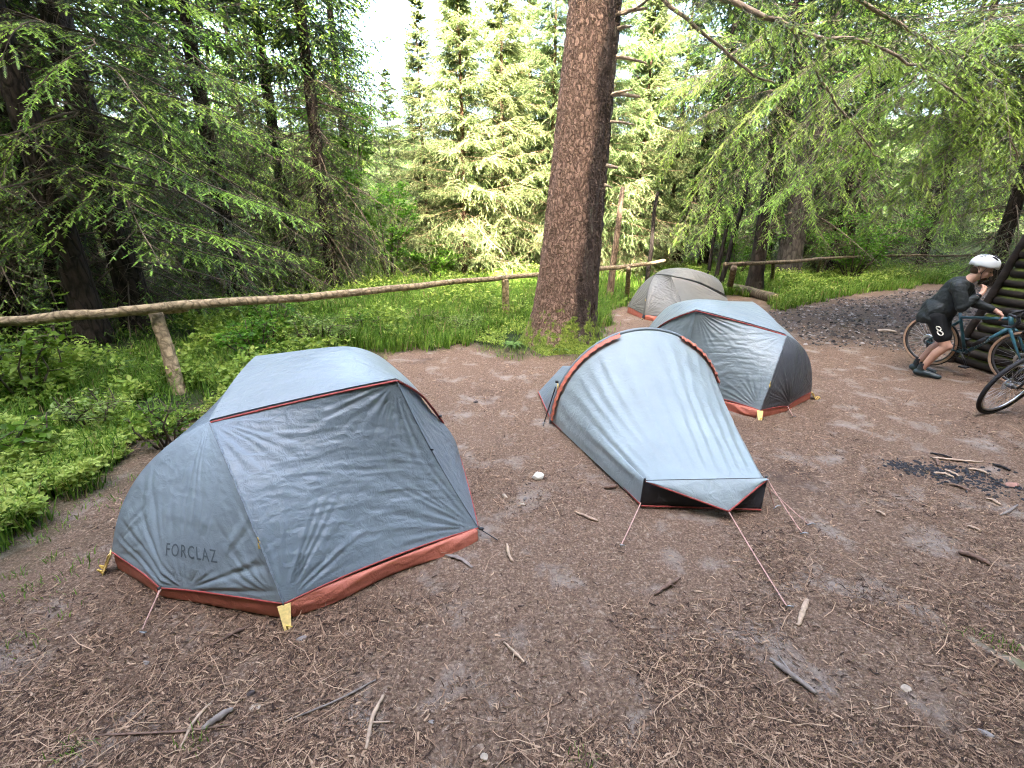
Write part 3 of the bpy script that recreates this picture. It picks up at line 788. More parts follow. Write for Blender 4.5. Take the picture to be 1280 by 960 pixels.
# ------------------------------------------------------------------ the big spruce in the middle
def big_spruce():
    bx, by = .82, 7.45
    root = empty('big_spruce', (bx, by, 0), 0, 'huge spruce with red-brown flaky bark and mossy foot between the tents', 'spruce')
    zs = np.concatenate([np.linspace(-.2, 1.2, 60), np.linspace(1.2, 6, 110)[1:], np.linspace(6, 24, 40)[1:]])
    rad_z = [-.2, 0, .15, .35, .6, 1.0, 1.7, 3.0, 4.7, 6, 10, 24]
    rad_r = [.80, .70, .625, .56, .515, .48, .445, .395, .345, .325, .27, .03]
    nth = 120; th = np.linspace(0, 2 * np.pi, nth, endpoint=False)
    Z, T = np.meshgrid(zs, th, indexing='ij')
    Rr = np.interp(Z, rad_z, rad_r)
    ph = np.array([.3, 1.6, 2.9, 4.3, 5.3]); fl = sum(np.exp(-((np.angle(np.exp(1j * (T - p)))) / .38) ** 2) for p in ph)
    Rr = Rr * (1 + (fl - .5) * .26 * np.exp(-np.clip(Z, 0, 9) / .35))
    Rr = Rr - .05 * np.exp(-((np.angle(np.exp(1j * (T - 5.55 - .02 * Z)))) / .09) ** 2) * np.clip(1.2 - np.abs(Z - 2) / 4, 0, 1)      # the long seam in the bark
    u = T * 6 + .5 * np.sin(T * 3); c1 = vnoise(T / (2 * np.pi) * 46 % 46, Z * 8, 1, 5); c2 = vnoise(T / (2 * np.pi) * 90, Z * 22, 1, 8)
    Rr = Rr + (c1 - .5) * .022 + (c2 - .5) * .016
    cx = .062 * np.clip(Z, 0, 30) - .0006 * Z * Z
    V = np.stack([cx + Rr * np.cos(T), Rr * np.sin(T), Z], -1).reshape(-1, 3)
    i = (np.arange(len(zs) - 1)[:, None] * nth + np.arange(nth)[None]); j = (np.arange(len(zs) - 1)[:, None] * nth + (np.arange(nth)[None] + 1) % nth)
    F = np.stack([i.ravel(), j.ravel(), (j + nth).ravel(), (i + nth).ravel()], 1)
    me = np_mesh('trunk', V, [F]); me.polygons.foreach_set('use_smooth', [True] * len(me.polygons))
    m = bark_mat('flaky_bark', (.15, .088, .062), (.39, .26, .195), 17, moss=1.12, moss_h=.6, stretch=.6, bump=1.0, streak=.24)
    link_mesh('trunk', me, root, [m])
    M_DB = simple('dead_branch_bark', (.20, .155, .115), .9, .1, var=.45, scale=9, bump=.4)
    M_DB2 = simple('dry_branch', (.34, .27, .20), .9, .1, var=.45, scale=9, bump=.4)
    # broken-off dead branch stubs on the side towards the track (photo pixels -> heights at the trunk)
    for px, py, ex, ey, r in ((752, 118, 800, 121, .022), (748, 124, 790, 112, .018), (745, 207, 772, 210, .026), (748, 230, 765, 235, .018), (758, 152, 793, 156, .014),
                              (764, 38, 790, 33, .018), (750, 32, 768, 24, .02), (762, 70, 808, 79, .018), (750, 15, 757, 5, .02), (763, 20, 810, 10, .022)):
        a = at_depth(px, py, by - .12); b = at_depth(ex, ey, by - .25)
        d = b - a; mid = a + d * .55 + Vector((0, 0, .015))
        mb = MB(); o = Vector((bx, by, 0)); mb.tube([a - d * .35 - o, a - o, mid - o, b - o], [r * 1.8, r * 1.5, r * 1.2, r * .7], 7); mb.build('dead_branch', M_DB2, root)
    # big drooping limbs; pixel paths with the distance at which they hang
    def limb(pix, r0, r1, **kw):
        pts = [np.array(at_depth(x, y, d)) - np.array([bx, by, 0]) for x, y, d in pix]
        out = []
        for a in range(len(pts) - 1):
            p0 = pts[max(a - 1, 0)]; p1 = pts[a]; p2 = pts[a + 1]; p3 = pts[min(a + 2, len(pts) - 1)]
            for t in np.linspace(0, 1, 6)[:-1]:
                out.append(.5 * (2 * p1 + (p2 - p0) * t + (2 * p0 - 5 * p1 + 4 * p2 - p3) * t * t + (3 * p1 - p0 - 3 * p2 + p3) * t ** 3))
        out.append(pts[-1]); out = np.array(out) + nr.normal(0, .012, (len(out), 3))
        mb = MB(); n = len(out); mb.tube([tuple(q) for q in out], [r0 + (r1 - r0) * (k / (n - 1)) for k in range(n)], 8)
        o = mb.build('limb', M_DB, root)
        sp = Spray(); grow(sp, out, 0, 0, **kw); a_, b_ = sp.arrays()
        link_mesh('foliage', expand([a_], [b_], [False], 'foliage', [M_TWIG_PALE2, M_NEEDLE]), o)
    rh = random.Random(77)
    base = dict(sec=.95, gap=.08, hang=.5, live0=.12, dead=.38, bright=1.0, seccurve=.35, shl=.075, shw=.016, tgap=.06, taper=.4, fork=1.1, rg=rh)
    limb([(770, -60, 7.3), (880, -10, 6.6), (960, 20, 6.2), (1010, 42, 6.0), (1080, 52, 5.9), (1150, 85, 5.8), (1205, 128, 5.8)], .038, .008, **base)
    limb([(770, -70, 7.4), (930, -25, 7.0), (985, 30, 6.7), (1020, 90, 6.6), (1052, 140, 6.7), (1100, 200, 6.9)], .034, .008, **base)
    dd = dict(base); dd.update(live0=.9, dead=.8, sec=.55, gap=.2)
    limb([(770, -40, 7.3), (830, 0, 6.9), (875, 40, 6.8), (935, 88, 6.8), (968, 105, 6.8)], .03, .01, **dd)
    limb([(835, 2, 6.9), (815, -2, 7.0), (790, 14, 7.15), (760, 22, 7.35)], .012, .02, **dict(dd, sec=.3))
    limb([(1000, -40, 7.0), (1090, 10, 7.2), (1170, 60, 7.3), (1240, 130, 7.5), (1275, 200, 7.6)], .03, .008, **dict(base, dead=.2))
    # crown high above the picture
    segs, shs, far = [], [], []
    z = 8.5
    while z < 23.5:
        L = 4.2 * (1 - z / 24) ** .8 + .3
        for k in range(6):
            T = rh.choice(T_FAR); a, b = place_spray(T, rotz(rh.random() * 6.28) @ roty(-(z / 24 * .5 - .2)), np.array([.062 * z - .0006 * z * z, 0, z + rh.uniform(-.3, .3)]), L * rh.uniform(.8, 1.1) / 2.2)
            segs.append(a); shs.append(b); far.append(True)
        z += .6
    link_mesh('crown', expand(segs, shs, far, 'crown', [M_TWIG, M_NEEDLE]), root)
M_TWIG_PALE2 = simple('grey_twig', (.17, .14, .105), .9, .1, var=.45, scale=4)
big_spruce()

# long drooping boughs that hang into the picture from the trees on either side: parts of two spruces of their own
def bough_tree(label, trunk_xy, H, r, boughs, group, mats, rg, kw, up_z=5.5):
    x, y = trunk_xy
    root = empty('spruce_tree', (x, y, gz1(x, y)), 0, label, 'spruce', group)
    link_mesh('trunk', trunk_mesh('trunk', H, r, M_BARK, .05), root)
    for pix in boughs:
        pts = [np.array(at_depth(px, py, d)) - np.array([x, y, 0]) for px, py, d in pix]
        z0 = pts[0][2]; pts = [np.array([0, 0, z0 + .35])] + pts
        out = []
        for a in range(len(pts) - 1):
            p0 = pts[max(a - 1, 0)]; p1 = pts[a]; p2 = pts[a + 1]; p3 = pts[min(a + 2, len(pts) - 1)]
            for t in np.linspace(0, 1, 5)[:-1]:
                out.append(.5 * (2 * p1 + (p2 - p0) * t + (2 * p0 - 5 * p1 + 4 * p2 - p3) * t * t + (3 * p1 - p0 - 3 * p2 + p3) * t ** 3))
        out.append(pts[-1]); out = np.array(out)
        sp = Spray(); grow(sp, out, .022, .004, rg=rg, **kw); a_, b_ = sp.arrays()
        link_mesh('bough', expand([a_], [b_], [False], 'bough', mats), root)
    segs, shs, far = [], [], []
    z = up_z
    while z < H - .5:
        L = 3.4 * (1 - z / H) ** .8 + .3
        for k in range(6):
            a, b = place_spray(rg.choice(T_FAR), rotz(rg.random() * 6.28) @ roty(-(z / H * .5 - .2)), np.array([0, 0, z + rg.uniform(-.3, .3)]), L * rg.uniform(.8, 1.1) / 2.2)
            segs.append(a); shs.append(b); far.append(True)
        z += .5
    link_mesh('crown', expand(segs, shs, far, 'crown', [M_TWIG, M_NEEDLE]), root)

kw_r = dict(sec=.95, gap=.08, hang=.5, live0=.15, dead=.34, bright=1.0, seccurve=.35, shl=.08, shw=.017, tgap=.058, taper=.4, fork=1.15)
bough_tree('spruce with long grey drooping boughs hanging over the track', (11.6, 8.4), 20, .26, [
    [(1180, 60, 8.6), (1080, 90, 7.9), (1010, 150, 7.6), (950, 215, 7.6)],
    [(1190, 110, 8.7), (1120, 130, 8.2), (1060, 170, 8.0), (1000, 235, 8.0)],
    [(1210, 150, 8.8), (1160, 165, 8.2), (1110, 200, 7.9), (1060, 255, 7.9)],
    [(1230, 175, 8.9), (1190, 185, 8.3), (1150, 215, 8.0), (1110, 265, 8.0)],
    [(1220, 90, 8.4), (1180, 140, 7.6), (1150, 190, 7.3), (1165, 250, 7.2)],
    [(1180, 20, 8.8), (1090, 40, 9.0), (1000, 90, 9.4), (930, 150, 9.8), (890, 205, 10.2)],
    [(1150, -10, 9.2), (1050, -10, 9.8), (960, 40, 10.4), (880, 110, 11), (850, 170, 11.4)],
    [(1250, 60, 7.8), (1255, 110, 7.0), (1262, 170, 6.6), (1262, 230, 6.6)],
    [(1180, 40, 8.4), (1120, 60, 7.6), (1060, 110, 7.2), (1030, 170, 7.1)], [(1200, 100, 8.5), (1150, 100, 7.7), (1090, 140, 7.3), (1060, 205, 7.2)],
    [(1230, 130, 8.6), (1200, 160, 7.9), (1180, 210, 7.6), (1190, 275, 7.5)], [(1200, 70, 8.8), (1100, 120, 8.6), (1020, 190, 8.6), (965, 255, 8.7)],
    [(1200, 120, 8.9), (1130, 160, 8.7), (1060, 215, 8.6), (1010, 270, 8.7)], [(1190, 140, 9.1), (1100, 180, 9.0), (1000, 225, 9.2), (930, 275, 9.4)], [(1210, 40, 8.4), (1160, 80, 7.9), (1120, 135, 7.7), (1110, 200, 7.7)], [(1260, 150, 8.6), (1230, 200, 8.2), (1200, 240, 8.1), (1170, 290, 8.1)],
    [(1170, 30, 8.9), (1060, 60, 8.8), (980, 110, 8.9), (920, 175, 9.0)], [(1240, 150, 8.8), (1180, 190, 8.5), (1120, 240, 8.4), (1080, 290, 8.4)],
    [(1250, 100, 8.0), (1230, 150, 7.4), (1225, 210, 7.2), (1235, 265, 7.2)], [(1150, 20, 9.2), (1010, 30, 9.4), (910, 70, 9.8), (850, 130, 10)],
    [(1270, 20, 8.0), (1230, 40, 7.4), (1200, 80, 7.0), (1190, 130, 6.9)],
    ], 'spruces behind the grey tent and the track', [M_TWIG_PALE2, M_NEEDLE], random.Random(31), kw_r, 6.0)
bough_tree('spruce whose drooping bough hangs onto the peak of the grey tent', (6.9, 13.4), 18, .2, [
    [(935, 150, 12.8), (900, 190, 12.2), (870, 240, 11.9), (850, 300, 11.8)],
    [(940, 190, 12.9), (920, 220, 12.4), (890, 265, 12.1), (868, 312, 11.9)],
    [(940, 120, 12.8), (890, 140, 12.4), (850, 170, 12.2), (825, 215, 12.2)],
    [(950, 170, 12.6), (965, 215, 12.0), (970, 260, 11.8), (955, 300, 11.8)],
    [(955, 140, 12.6), (990, 190, 11.8), (1010, 240, 11.5), (1020, 285, 11.4)],
    [(945, 90, 12.8), (900, 85, 12.0), (850, 105, 11.5), (815, 140, 11.4)],
    [(950, 150, 12.8), (930, 200, 12.6), (910, 240, 12.5), (915, 290, 12.5)], [(960, 120, 12.6), (1000, 160, 12.2), (1040, 210, 12), (1060, 260, 12)],
    [(945, 60, 12.8), (880, 40, 12.0), (830, 50, 11.5), (800, 75, 11.2)],
    ], 'spruces behind the grey tent and the track', [M_TWIG_PALE2, M_NEEDLE], random.Random(32), dict(kw_r, sec=1.1), 5.5)
kw_l = dict(sec=.75, gap=.09, hang=.35, live0=.3, dead=.08, bright=1.0, shl=.075, shw=.017, tgap=.058, taper=.5, fork=1.1, seccurve=.4)
bough_tree('spruce with low bright tipped boughs reaching over the long rail', (-6.7, 7.3), 18, .2, [
    [(150, 120, 7.0), (210, 130, 6.6), (265, 148, 6.3), (305, 172, 6.2)],
    [(165, 190, 7.0), (250, 235, 6.8), (330, 265, 6.7), (400, 288, 6.7)],
    [(140, 250, 7.0), (200, 280, 6.6), (260, 300, 6.4), (320, 318, 6.3)],
    [(60, 200, 7.2), (110, 225, 6.7), (150, 240, 6.4), (185, 258, 6.3)],
    [(60, 40, 6.8), (40, 40, 6.2), (20, 55, 5.8), (5, 90, 5.6)],
    [(130, 10, 7.0), (190, 0, 6.8), (250, 20, 6.7), (300, 40, 6.7)],
    [(130, 30, 7.2), (220, 40, 7.4), (310, 60, 7.6), (380, 95, 7.8)],
    [(100, 150, 7.2), (50, 170, 6.6), (20, 200, 6.3), (0, 250, 6.1)],
    [(150, 160, 7.4), (230, 200, 8.0), (310, 230, 8.6), (380, 260, 9.2)],
    [(120, 60, 6.8), (80, 90, 6.2), (50, 125, 5.9), (30, 165, 5.8)], [(130, 90, 6.9), (170, 130, 6.4), (205, 175, 6.2), (230, 215, 6.2)],
    [(140, 220, 7.0), (110, 260, 6.6), (80, 290, 6.4), (60, 320, 6.4)], [(140, 200, 7.2), (200, 220, 7.2), (270, 245, 7.3), (340, 262, 7.4)],
    [(140, 60, 7.2), (210, 80, 7.3), (290, 110, 7.5), (360, 150, 7.7)], [(150, 290, 7.3), (210, 310, 7.3), (280, 330, 7.3), (350, 345, 7.4)],
    [(100, 240, 7.2), (60, 270, 7.0), (30, 300, 7.0), (0, 320, 7.0)], [(140, 130, 7.6), (240, 150, 8.2), (340, 190, 8.8), (420, 235, 9.4)],
    [(150, 270, 7.4), (240, 290, 7.6), (320, 310, 7.8), (390, 330, 8.0)],
    ], GD, [M_TWIG, M_NEEDLE], random.Random(33), kw_l, 5.5)

# ------------------------------------------------------------------ broadleaved bushes and saplings
M_LEAF_BRIGHT = leaf_mat('beech_leaf', [(0, (.04, .10, .008)), (.5, (.10, .21, .018)), (1, (.21, .32, .04))], .5, .45, .25)
M_LEAF_PALE = leaf_mat('birch_leaf', [(0, (.10, .16, .03)), (.5, (.21, .29, .07)), (1, (.36, .42, .14))], .45, .45, .25)
def bush(name, label, cat, x, y, h, rx, ry, nst, nleaf, size, mat, seed, group=None, layers=True, z0=.25):
    rb = np.random.default_rng(seed); rr = random.Random(seed)
    root = empty(name, (x, y, gz1(x, y)), 0, label, cat, group)
    mb = MB(); tips = []
    for k in range(nst):
        az = 6.283 * k / nst + rr.random(); r = rr.uniform(.4, 1); top = Vector((math.cos(az) * rx * r, math.sin(az) * ry * r, h * rr.uniform(.6, 1.0)))
        base = Vector((math.cos(az) * .06, math.sin(az) * .06, -.05)); m1 = base.lerp(top, .5) + Vector((rr.gauss(0, .05), rr.gauss(0, .05), h * .12))
        mb.tube([base, m1, top], [.018 * h ** .5, .011 * h ** .5, .004], 5)
        for j in range(7):
            f = rr.uniform(.25, 1); q = (base.lerp(m1, f * 2) if f < .5 else m1.lerp(top, f * 2 - 1))
            e = q + Vector((rr.gauss(0, .22 * rx), rr.gauss(0, .22 * ry), rr.uniform(-.05, .15) * h)); mb.tube([q, e], [.005, .002], 4); tips += [(q, e)] * 2
        tips.append((m1, top))
    mb.build('stem', M_TWIG, root)
    idx = rb.integers(0, len(tips), nleaf); f = rb.random(nleaf) ** .6
    A = np.array([t[0] for t in tips])[idx]; B = np.array([t[1] for t in tips])[idx]
    P = A + (B - A) * (f * 1.15)[:, None] + rb.normal(0, .05 * max(rx, .5), (nleaf, 3)) * np.array([1, 1, .6]); P[:, 2] = np.maximum(P[:, 2], .03)
    N = rb.normal(size=(nleaf, 3)) * np.array([1, 1, .35]) + np.array([0, 0, -.15]); N /= np.linalg.norm(N, axis=1)[:, None]
    V, F, c = leaf_quads(P, N, size * (.6 + .7 * rb.random(nleaf)), np.clip(rb.normal(.5, .22, nleaf), 0, 1))
    link_mesh('foliage', np_mesh('foliage', V, [F], {'tint': c}), root, [mat])
def bush_px(px, py, **kw): p = G(px, py); bush(x=p.x, y=p.y, **kw)
bush('bush', 'bright green leafy bush behind the far fence', 'bush', 11.6, 16.2, 2.2, 1.9, 1.2, 9, 5200, .085, M_LEAF_BRIGHT, 1)
bush('bush', 'pale leafy bush to one side of the stout grey trunk', 'bush', 7.8, 16.6, 1.8, 1.3, 1.0, 7, 2600, .09, M_LEAF_BRIGHT, 2)
bush('bush', 'leafy green bush at the glade edge beside the dark spruces', 'bush', -3.9, 15.2, 3.2, 1.3, 1.0, 9, 4800, .10, M_LEAF_BRIGHT, 3)
bush('bush', 'low leafy bush in the glade under the pale spruces', 'bush', -2.6, 16.2, 1.5, 1.1, .9, 8, 2600, .09, M_LEAF_BRIGHT, 4)
bush('broadleaf_tree', 'pale leaved broadleaf tree rising behind the big trunk', 'tree', .9, 24.5, 11.0, 2.6, 2.2, 14, 9000, .22, M_LEAF_PALE, 5)
bush('broadleaf_tree', 'bright green broadleaf tree in the gap beside the dark spruces', 'tree', -6.6, 19.5, 6.5, 1.6, 1.4, 12, 6500, .15, M_LEAF_BRIGHT, 6)
bush_px(575, 420, name='bilberry_bush', label='low pale bush at the edge of the bare soil beside the big trunk', cat='bush', h=.36, rx=.5, ry=.3, nst=12, nleaf=1500, size=.045, mat=M_LEAF_PALE, seed=7)
bush_px(405, 440, name='bilberry_bush', label='straggly pale bush behind the large tent', cat='bush', h=.6, rx=.55, ry=.3, nst=10, nleaf=1200, size=.05, mat=M_LEAF_PALE, seed=8)
bush_px(745, 388, name='bilberry_bush', label='small green bush right behind the foot of the big trunk', cat='bush', h=.28, rx=.35, ry=.3, nst=8, nleaf=700, size=.045, mat=M_LEAF_BRIGHT, seed=9)
bush_px(318, 462, name='leafy_plant', label='leafy plant clump between the fence post and the large tent', cat='plant', h=.75, rx=.4, ry=.35, nst=8, nleaf=700, size=.075, mat=M_LEAF_BRIGHT, seed=10)
bush_px(340, 440, name='leafy_plant', label='tall leafy plant under the long rail past the post', cat='plant', h=.8, rx=.45, ry=.35, nst=8, nleaf=800, size=.07, mat=M_LEAF_BRIGHT, seed=13)
bush_px(40, 515, name='leafy_plant', label='dark green leafy plant beneath the rail near the picture edge', cat='plant', h=.75, rx=.5, ry=.4, nst=7, nleaf=420, size=.09, mat=M_LEAF_BRIGHT, seed=11)
bush_px(215, 560, name='leafy_plant', label='nettle like plant beside the yellowish ground cover above the large tent', cat='plant', h=.5, rx=.28, ry=.22, nst=9, nleaf=420, size=.05, mat=M_LEAF_BRIGHT, seed=21)
bush_px(120, 545, name='leafy_plant', label='pale leafy clump in the middle of the low ground cover', cat='plant', h=.42, rx=.4, ry=.25, nst=9, nleaf=520, size=.045, mat=M_LEAF_PALE, seed=22)
bush_px(25, 590, name='leafy_plant', label='broad leaved clump in the ground cover at the picture edge', cat='plant', h=.4, rx=.3, ry=.25, nst=7, nleaf=200, size=.09, mat=M_LEAF_BRIGHT, seed=23)
bush_px(455, 425, name='leafy_plant', label='loose leafy clump where the grass meets the soil behind the large tent', cat='plant', h=.45, rx=.35, ry=.25, nst=8, nleaf=380, size=.06, mat=M_LEAF_BRIGHT, seed=24)
bush_px(520, 415, name='leafy_plant', label='small pale clump in the grass before the middle rail post', cat='plant', h=.35, rx=.4, ry=.25, nst=8, nleaf=420, size=.05, mat=M_LEAF_PALE, seed=25)
bush_px(640, 345, name='leafy_plant', label='leafy plants under the pale spruces in the glade', cat='plant', h=1.0, rx=.9, ry=.5, nst=8, nleaf=900, size=.09, mat=M_LEAF_BRIGHT, seed=12)

def rowan(px, py, h, label, seed, lean=(0, 0)):
    """slim sapling with feathered leaves"""
    p = G(px, py); rr = random.Random(seed)
    root = empty('rowan_sapling', (p.x, p.y, gz1(p.x, p.y)), 0, label, 'sapling', 'rowan saplings along the rail')
    mb = MB(); top = Vector((lean[0], lean[1], h)); mb.tube([(0, 0, -.05), tuple(top * .5 + Vector((.02, 0, 0))), tuple(top)], [.008, .006, .003], 6)
    P, N, S, C = [], [], [], []; n = int(h / .085)
    for k in range(3, n + 1):
        b = top * (k / n); az = k * 2.4 + rr.random(); L = rr.uniform(.16, .3) * (1.1 - .4 * k / n)
        d = Vector((math.cos(az), math.sin(az), .45)).normalized(); ax = [b + d * L * s - Vector((0, 0, .35 * L * s * s)) for s in (0, .25, .5, .75, 1)]
        mb.tube(ax, [.003, .0025, .002, .0016, .001], 4)
        side = d.cross(Vector((0, 0, 1))).normalized()
        for j in range(6):
            s = .22 + .14 * j; q = b + d * L * s - Vector((0, 0, .35 * L * s * s))
            for sg in (-1, 1):
                dd = (d * .45 + side * sg + Vector((0, 0, -.15))).normalized(); P.append(q); N.append(dd); S.append(.075 * (1 - .25 * abs(j - 2) / 3)); C.append(rr.uniform(.35, .9))
        P.append(ax[-1]); N.append(d); S.append(.07); C.append(.7)
    mb.build('stem', M_TWIG, root)
    V, F, c = leaf_quads(np.array(P), np.array(N), np.array(S), np.array(C), aspect=.36)
    link_mesh('foliage', np_mesh('foliage', V, [F], {'tint': c}), root, [M_LEAF_BRIGHT])
rowan(97, 468, 1.15, 'rowan sapling poking up above the rail before the dark trunks', 1)
rowan(8, 470, .8, 'rowan sapling with drooping feathered leaves at the picture edge', 2)
rowan(85, 500, .75, 'short rowan sapling in the shade just below the rail', 3, (.1, 0))
rowan(352, 425, .85, 'rowan shoot with one leafy top beside the long rail', 4)
rowan(545, 345, 1.3, 'rowan sapling standing in the sunny glade', 5)

def fern(px, py, h, label, seed, n=8):
    p = G(px, py); rr = random.Random(seed); root = empty('fern', (p.x, p.y, gz1(p.x, p.y)), 0, label, 'fern', 'ferns at the mossy foot')
    for k in range(n):
        az = 6.283 * k / n + rr.uniform(-.3, .3); d = Vector((math.cos(az), math.sin(az), 0)); L = h * rr.uniform(.8, 1.2); side = Vector((-d.y, d.x, 0)); mb = MB()
        ax = [d * L * s + Vector((0, 0, h * (1.5 * s - 1.15 * s * s))) for s in [i / 10 for i in range(11)]]
        mb.tube(ax, .0025, 4)
        for i in range(2, 11):
            w = L * .26 * (1 - ((i - 4) / 7) ** 2 if i > 4 else .7 + .15 * (i - 2))
            for sg in (-1, 1):
                q = ax[i]; t = (ax[i] - ax[i - 1]); e = q + side * sg * w + t * .8 - Vector((0, 0, w * .15))
                mb.add([q - t * .45, q + t * .45, e], [(0, 1, 2)])
        mb.build('frond', M_FERN, root, smooth=False)
M_FERN = simple('fern_green', (.09, .17, .03), .6, .25, var=.4)
fern(733, 437, .22, 'small fern at the front foot of the big trunk', 1)
fern(752, 432, .16, 'smallest fern tucked beside the mossy root', 2)
fern(640, 438, .2, 'fern at the outer mossy root of the big trunk', 3)
fern(700, 444, .17, 'fern low between two mossy roots', 4)
# ------------------------------------------------------------------ tents
def fabric(name, c, rough=.36, crumple=.5, spec=.45, trans=.12, sun=1.0):
    t = NT(name); v = t.coord()
    n1 = t.noise(v, 14, 6, .6, .6); n2 = t.noise(v, 55, 3, .5); n3 = t.noise(v, 2.2, 3)
    ms = t.n('TexNoise'); ms.noise_type = 'RIDGED_MULTIFRACTAL'; ms.inputs['Scale'].default_value = 7; ms.inputs['Detail'].default_value = 4
    t.l(v, ms.inputs['Vector'])
    h = t.math('MULTIPLY_ADD', n2, .04, t.math('MULTIPLY_ADD', ms.outputs['Fac'], .10, n1))
    col = t.ramp(n3, [(.3, tuple(x * .9 for x in c)), (.7, tuple(min(1, x * 1.08) for x in c))])
    nm = t.bump(h, min(1, crumple * 1.5), .014)
    p = t.principled(col, t.math('MULTIPLY_ADD', n1, .2, rough - .1), spec, nm)
    tr = t.n('BsdfTranslucent'); t.l(col, tr.inputs['Color'])
    mx = t.n('MixShader'); mx.inputs[0].default_value = trans; t.l(p, mx.inputs[1]); t.l(tr.outputs[0], mx.inputs[2])
    return t.finish(mx.outputs[0])
M_FLY = fabric('blue_grey_ripstop', (.16, .195, .218))
M_FLY2 = fabric('skylit_blue_ripstop', (.255, .30, .305), .34)  # same fabric as the blue-grey tents, paler for the sky light it faces
M_FLY_GREY = fabric('olive_grey_ripstop', (.15, .145, .125), .5, .35)
M_DARKPANEL = fabric('dark_mesh_panel', (.035, .036, .042), .6, .4, .3, .0)
M_RED = fabric('red_floor_fabric', (.50, .155, .10), .5, .9, .35)
M_TRIM = simple('red_piping', (.30, .055, .045), .6, .3, var=.25, scale=30)
M_SEAM = simple('grey_seam_tape', (.15, .17, .185), .6, .3, var=.3, scale=60, bump=.4)
M_YEL = simple('yellow_webbing', (.62, .42, .09), .6, .3, var=.25, scale=60)
M_YEL_PALE = simple('pale_webbing', (.74, .54, .20), .6, .3, var=.2, scale=60)
M_BLACK = simple('black_plastic', (.02, .02, .022), .5, .4)
M_CORD = simple('pale_red_cord', (.5, .30, .25), .7, .2, var=.3, scale=90)
M_WHITE = simple('white_tape', (.7, .68, .62), .6, .3)
M_ALU = simple('peg_metal', (.3, .3, .3), .4, .5, metal=.9)
M_INK = simple('faded_print', (.10, .125, .145), .6, .3)

def V3(p): return np.array(p, float)
def curve(pts, n, smooth=True):
    """resample a polyline (optionally Catmull-Rom) to n points"""
    P = [V3(p) for p in pts]
    if len(P) > 2 and smooth:
        o = []
        for a in range(len(P) - 1):
            p0, p1, p2, p3 = P[max(a - 1, 0)], P[a], P[a + 1], P[min(a + 2, len(P) - 1)]
            for t in np.linspace(0, 1, 17)[:-1]:
                o.append(.5 * (2 * p1 + (p2 - p0) * t + (2 * p0 - 5 * p1 + 4 * p2 - p3) * t * t + (3 * p1 - p0 - 3 * p2 + p3) * t ** 3))
        P = o + [P[-1]]
    P = np.array(P); d = np.concatenate([[0], np.cumsum(np.linalg.norm(np.diff(P, axis=0), axis=1))])
    s = np.linspace(0, d[-1], n)
    return np.stack([np.interp(s, d, P[:, k]) for k in range(3)], 1)
def arc(a, b, bulge, n=48):
    a, b, bulge = V3(a), V3(b), V3(bulge); t = np.linspace(0, 1, n)[:, None]
    return a + (b - a) * t + bulge * 4 * t * (1 - t)

def panel(c0, c1, d0, d1, n=90, sag=0.0, wr=None, seed=0, flip=False, cross=.0065, calm=None):
    """Coons patch; wr = [(corner u, corner v, folds, amplitude, reach)] radiating folds + cross creases"""
    c0, c1, d0, d1 = [curve(c, n, False) for c in (c0, c1, d0, d1)]
    u = np.linspace(0, 1, n)[:, None, None]; v = np.linspace(0, 1, n)[None, :, None]
    S = (1 - v) * c0[:, None] + v * c1[:, None] + (1 - u) * d0[None] + u * d1[None] \
        - ((1 - u) * (1 - v) * c0[0] + u * (1 - v) * c0[-1] + (1 - u) * v * c1[0] + u * v * c1[-1])
    du = np.gradient(S, axis=0); dv = np.gradient(S, axis=1); N = norm(np.cross(du, dv)); 
    if flip: N = -N
    U, W = u[..., 0] + 0 * v[..., 0], v[..., 0] + 0 * u[..., 0]
    env = np.sin(np.pi * U) ** .5 * np.sin(np.pi * W) ** .5
    h = -sag * np.sin(np.pi * U) * np.sin(np.pi * W)
    for (cu, cv, k, amp, reach) in (wr or []):
        dx, dy = U - cu, W - cv; r = np.hypot(dx, dy); th = np.arctan2(dy, dx + 1e-9)
        q = th * k + 4.5 * (fbm(th * 3 + 10 + seed, r * 1.2, 1.0, seed + int(cu * 7 + cv * 13), 3) - .5) * 2
        f = np.abs(np.sin(q)) ** 1.5 - .5
        h = h + amp * f * np.clip(r / .12, 0, 1) * np.exp(-(r / reach) ** 2) * (.4 + 1.2 * vnoise(th * 5 + 30, r * 2, 1, seed + 3)) * np.clip(env * 3, 0, 1)
    cr = fbm(U * .8 + .15 * vnoise(U * 5, W * 5, 1, seed + 9), W * 3.4 + U * .5, 5, seed + 5, 4); cr = 1 - np.abs(cr - .5) * 5
    h = h + cross * np.clip(cr, 0, 1) * env
    if calm:
        b = np.clip(6 - 60 * np.maximum(np.abs(U - (calm[0] + calm[1]) / 2) - (calm[1] - calm[0]) / 2, np.abs(W - (calm[2] + calm[3]) / 2) - (calm[3] - calm[2]) / 2), 0, 6) / 6; h = h * (1 - .95 * b) - .95 * b * sag * np.sin(np.pi * U) * np.sin(np.pi * W)
    return S + N * h[..., None], N

def mesh_panels(name, panels, mat, parent):
    Vs, Fs = [], []; off = 0
    for S, _ in panels:
        n, m = S.shape[:2]; Vs.append(S.reshape(-1, 3)); i = (np.arange(n - 1)[:, None] * m + np.arange(m - 1)[None]).ravel()
        Fs.append(np.stack([i, i + m, i + m + 1, i + 1], 1) + off); off += n * m
    me = np_mesh(name, np.concatenate(Vs), [np.concatenate(Fs)]); me.polygons.foreach_set('use_smooth', [True] * len(me.polygons))
    o = link_mesh(name, me, parent, [mat])
    return o

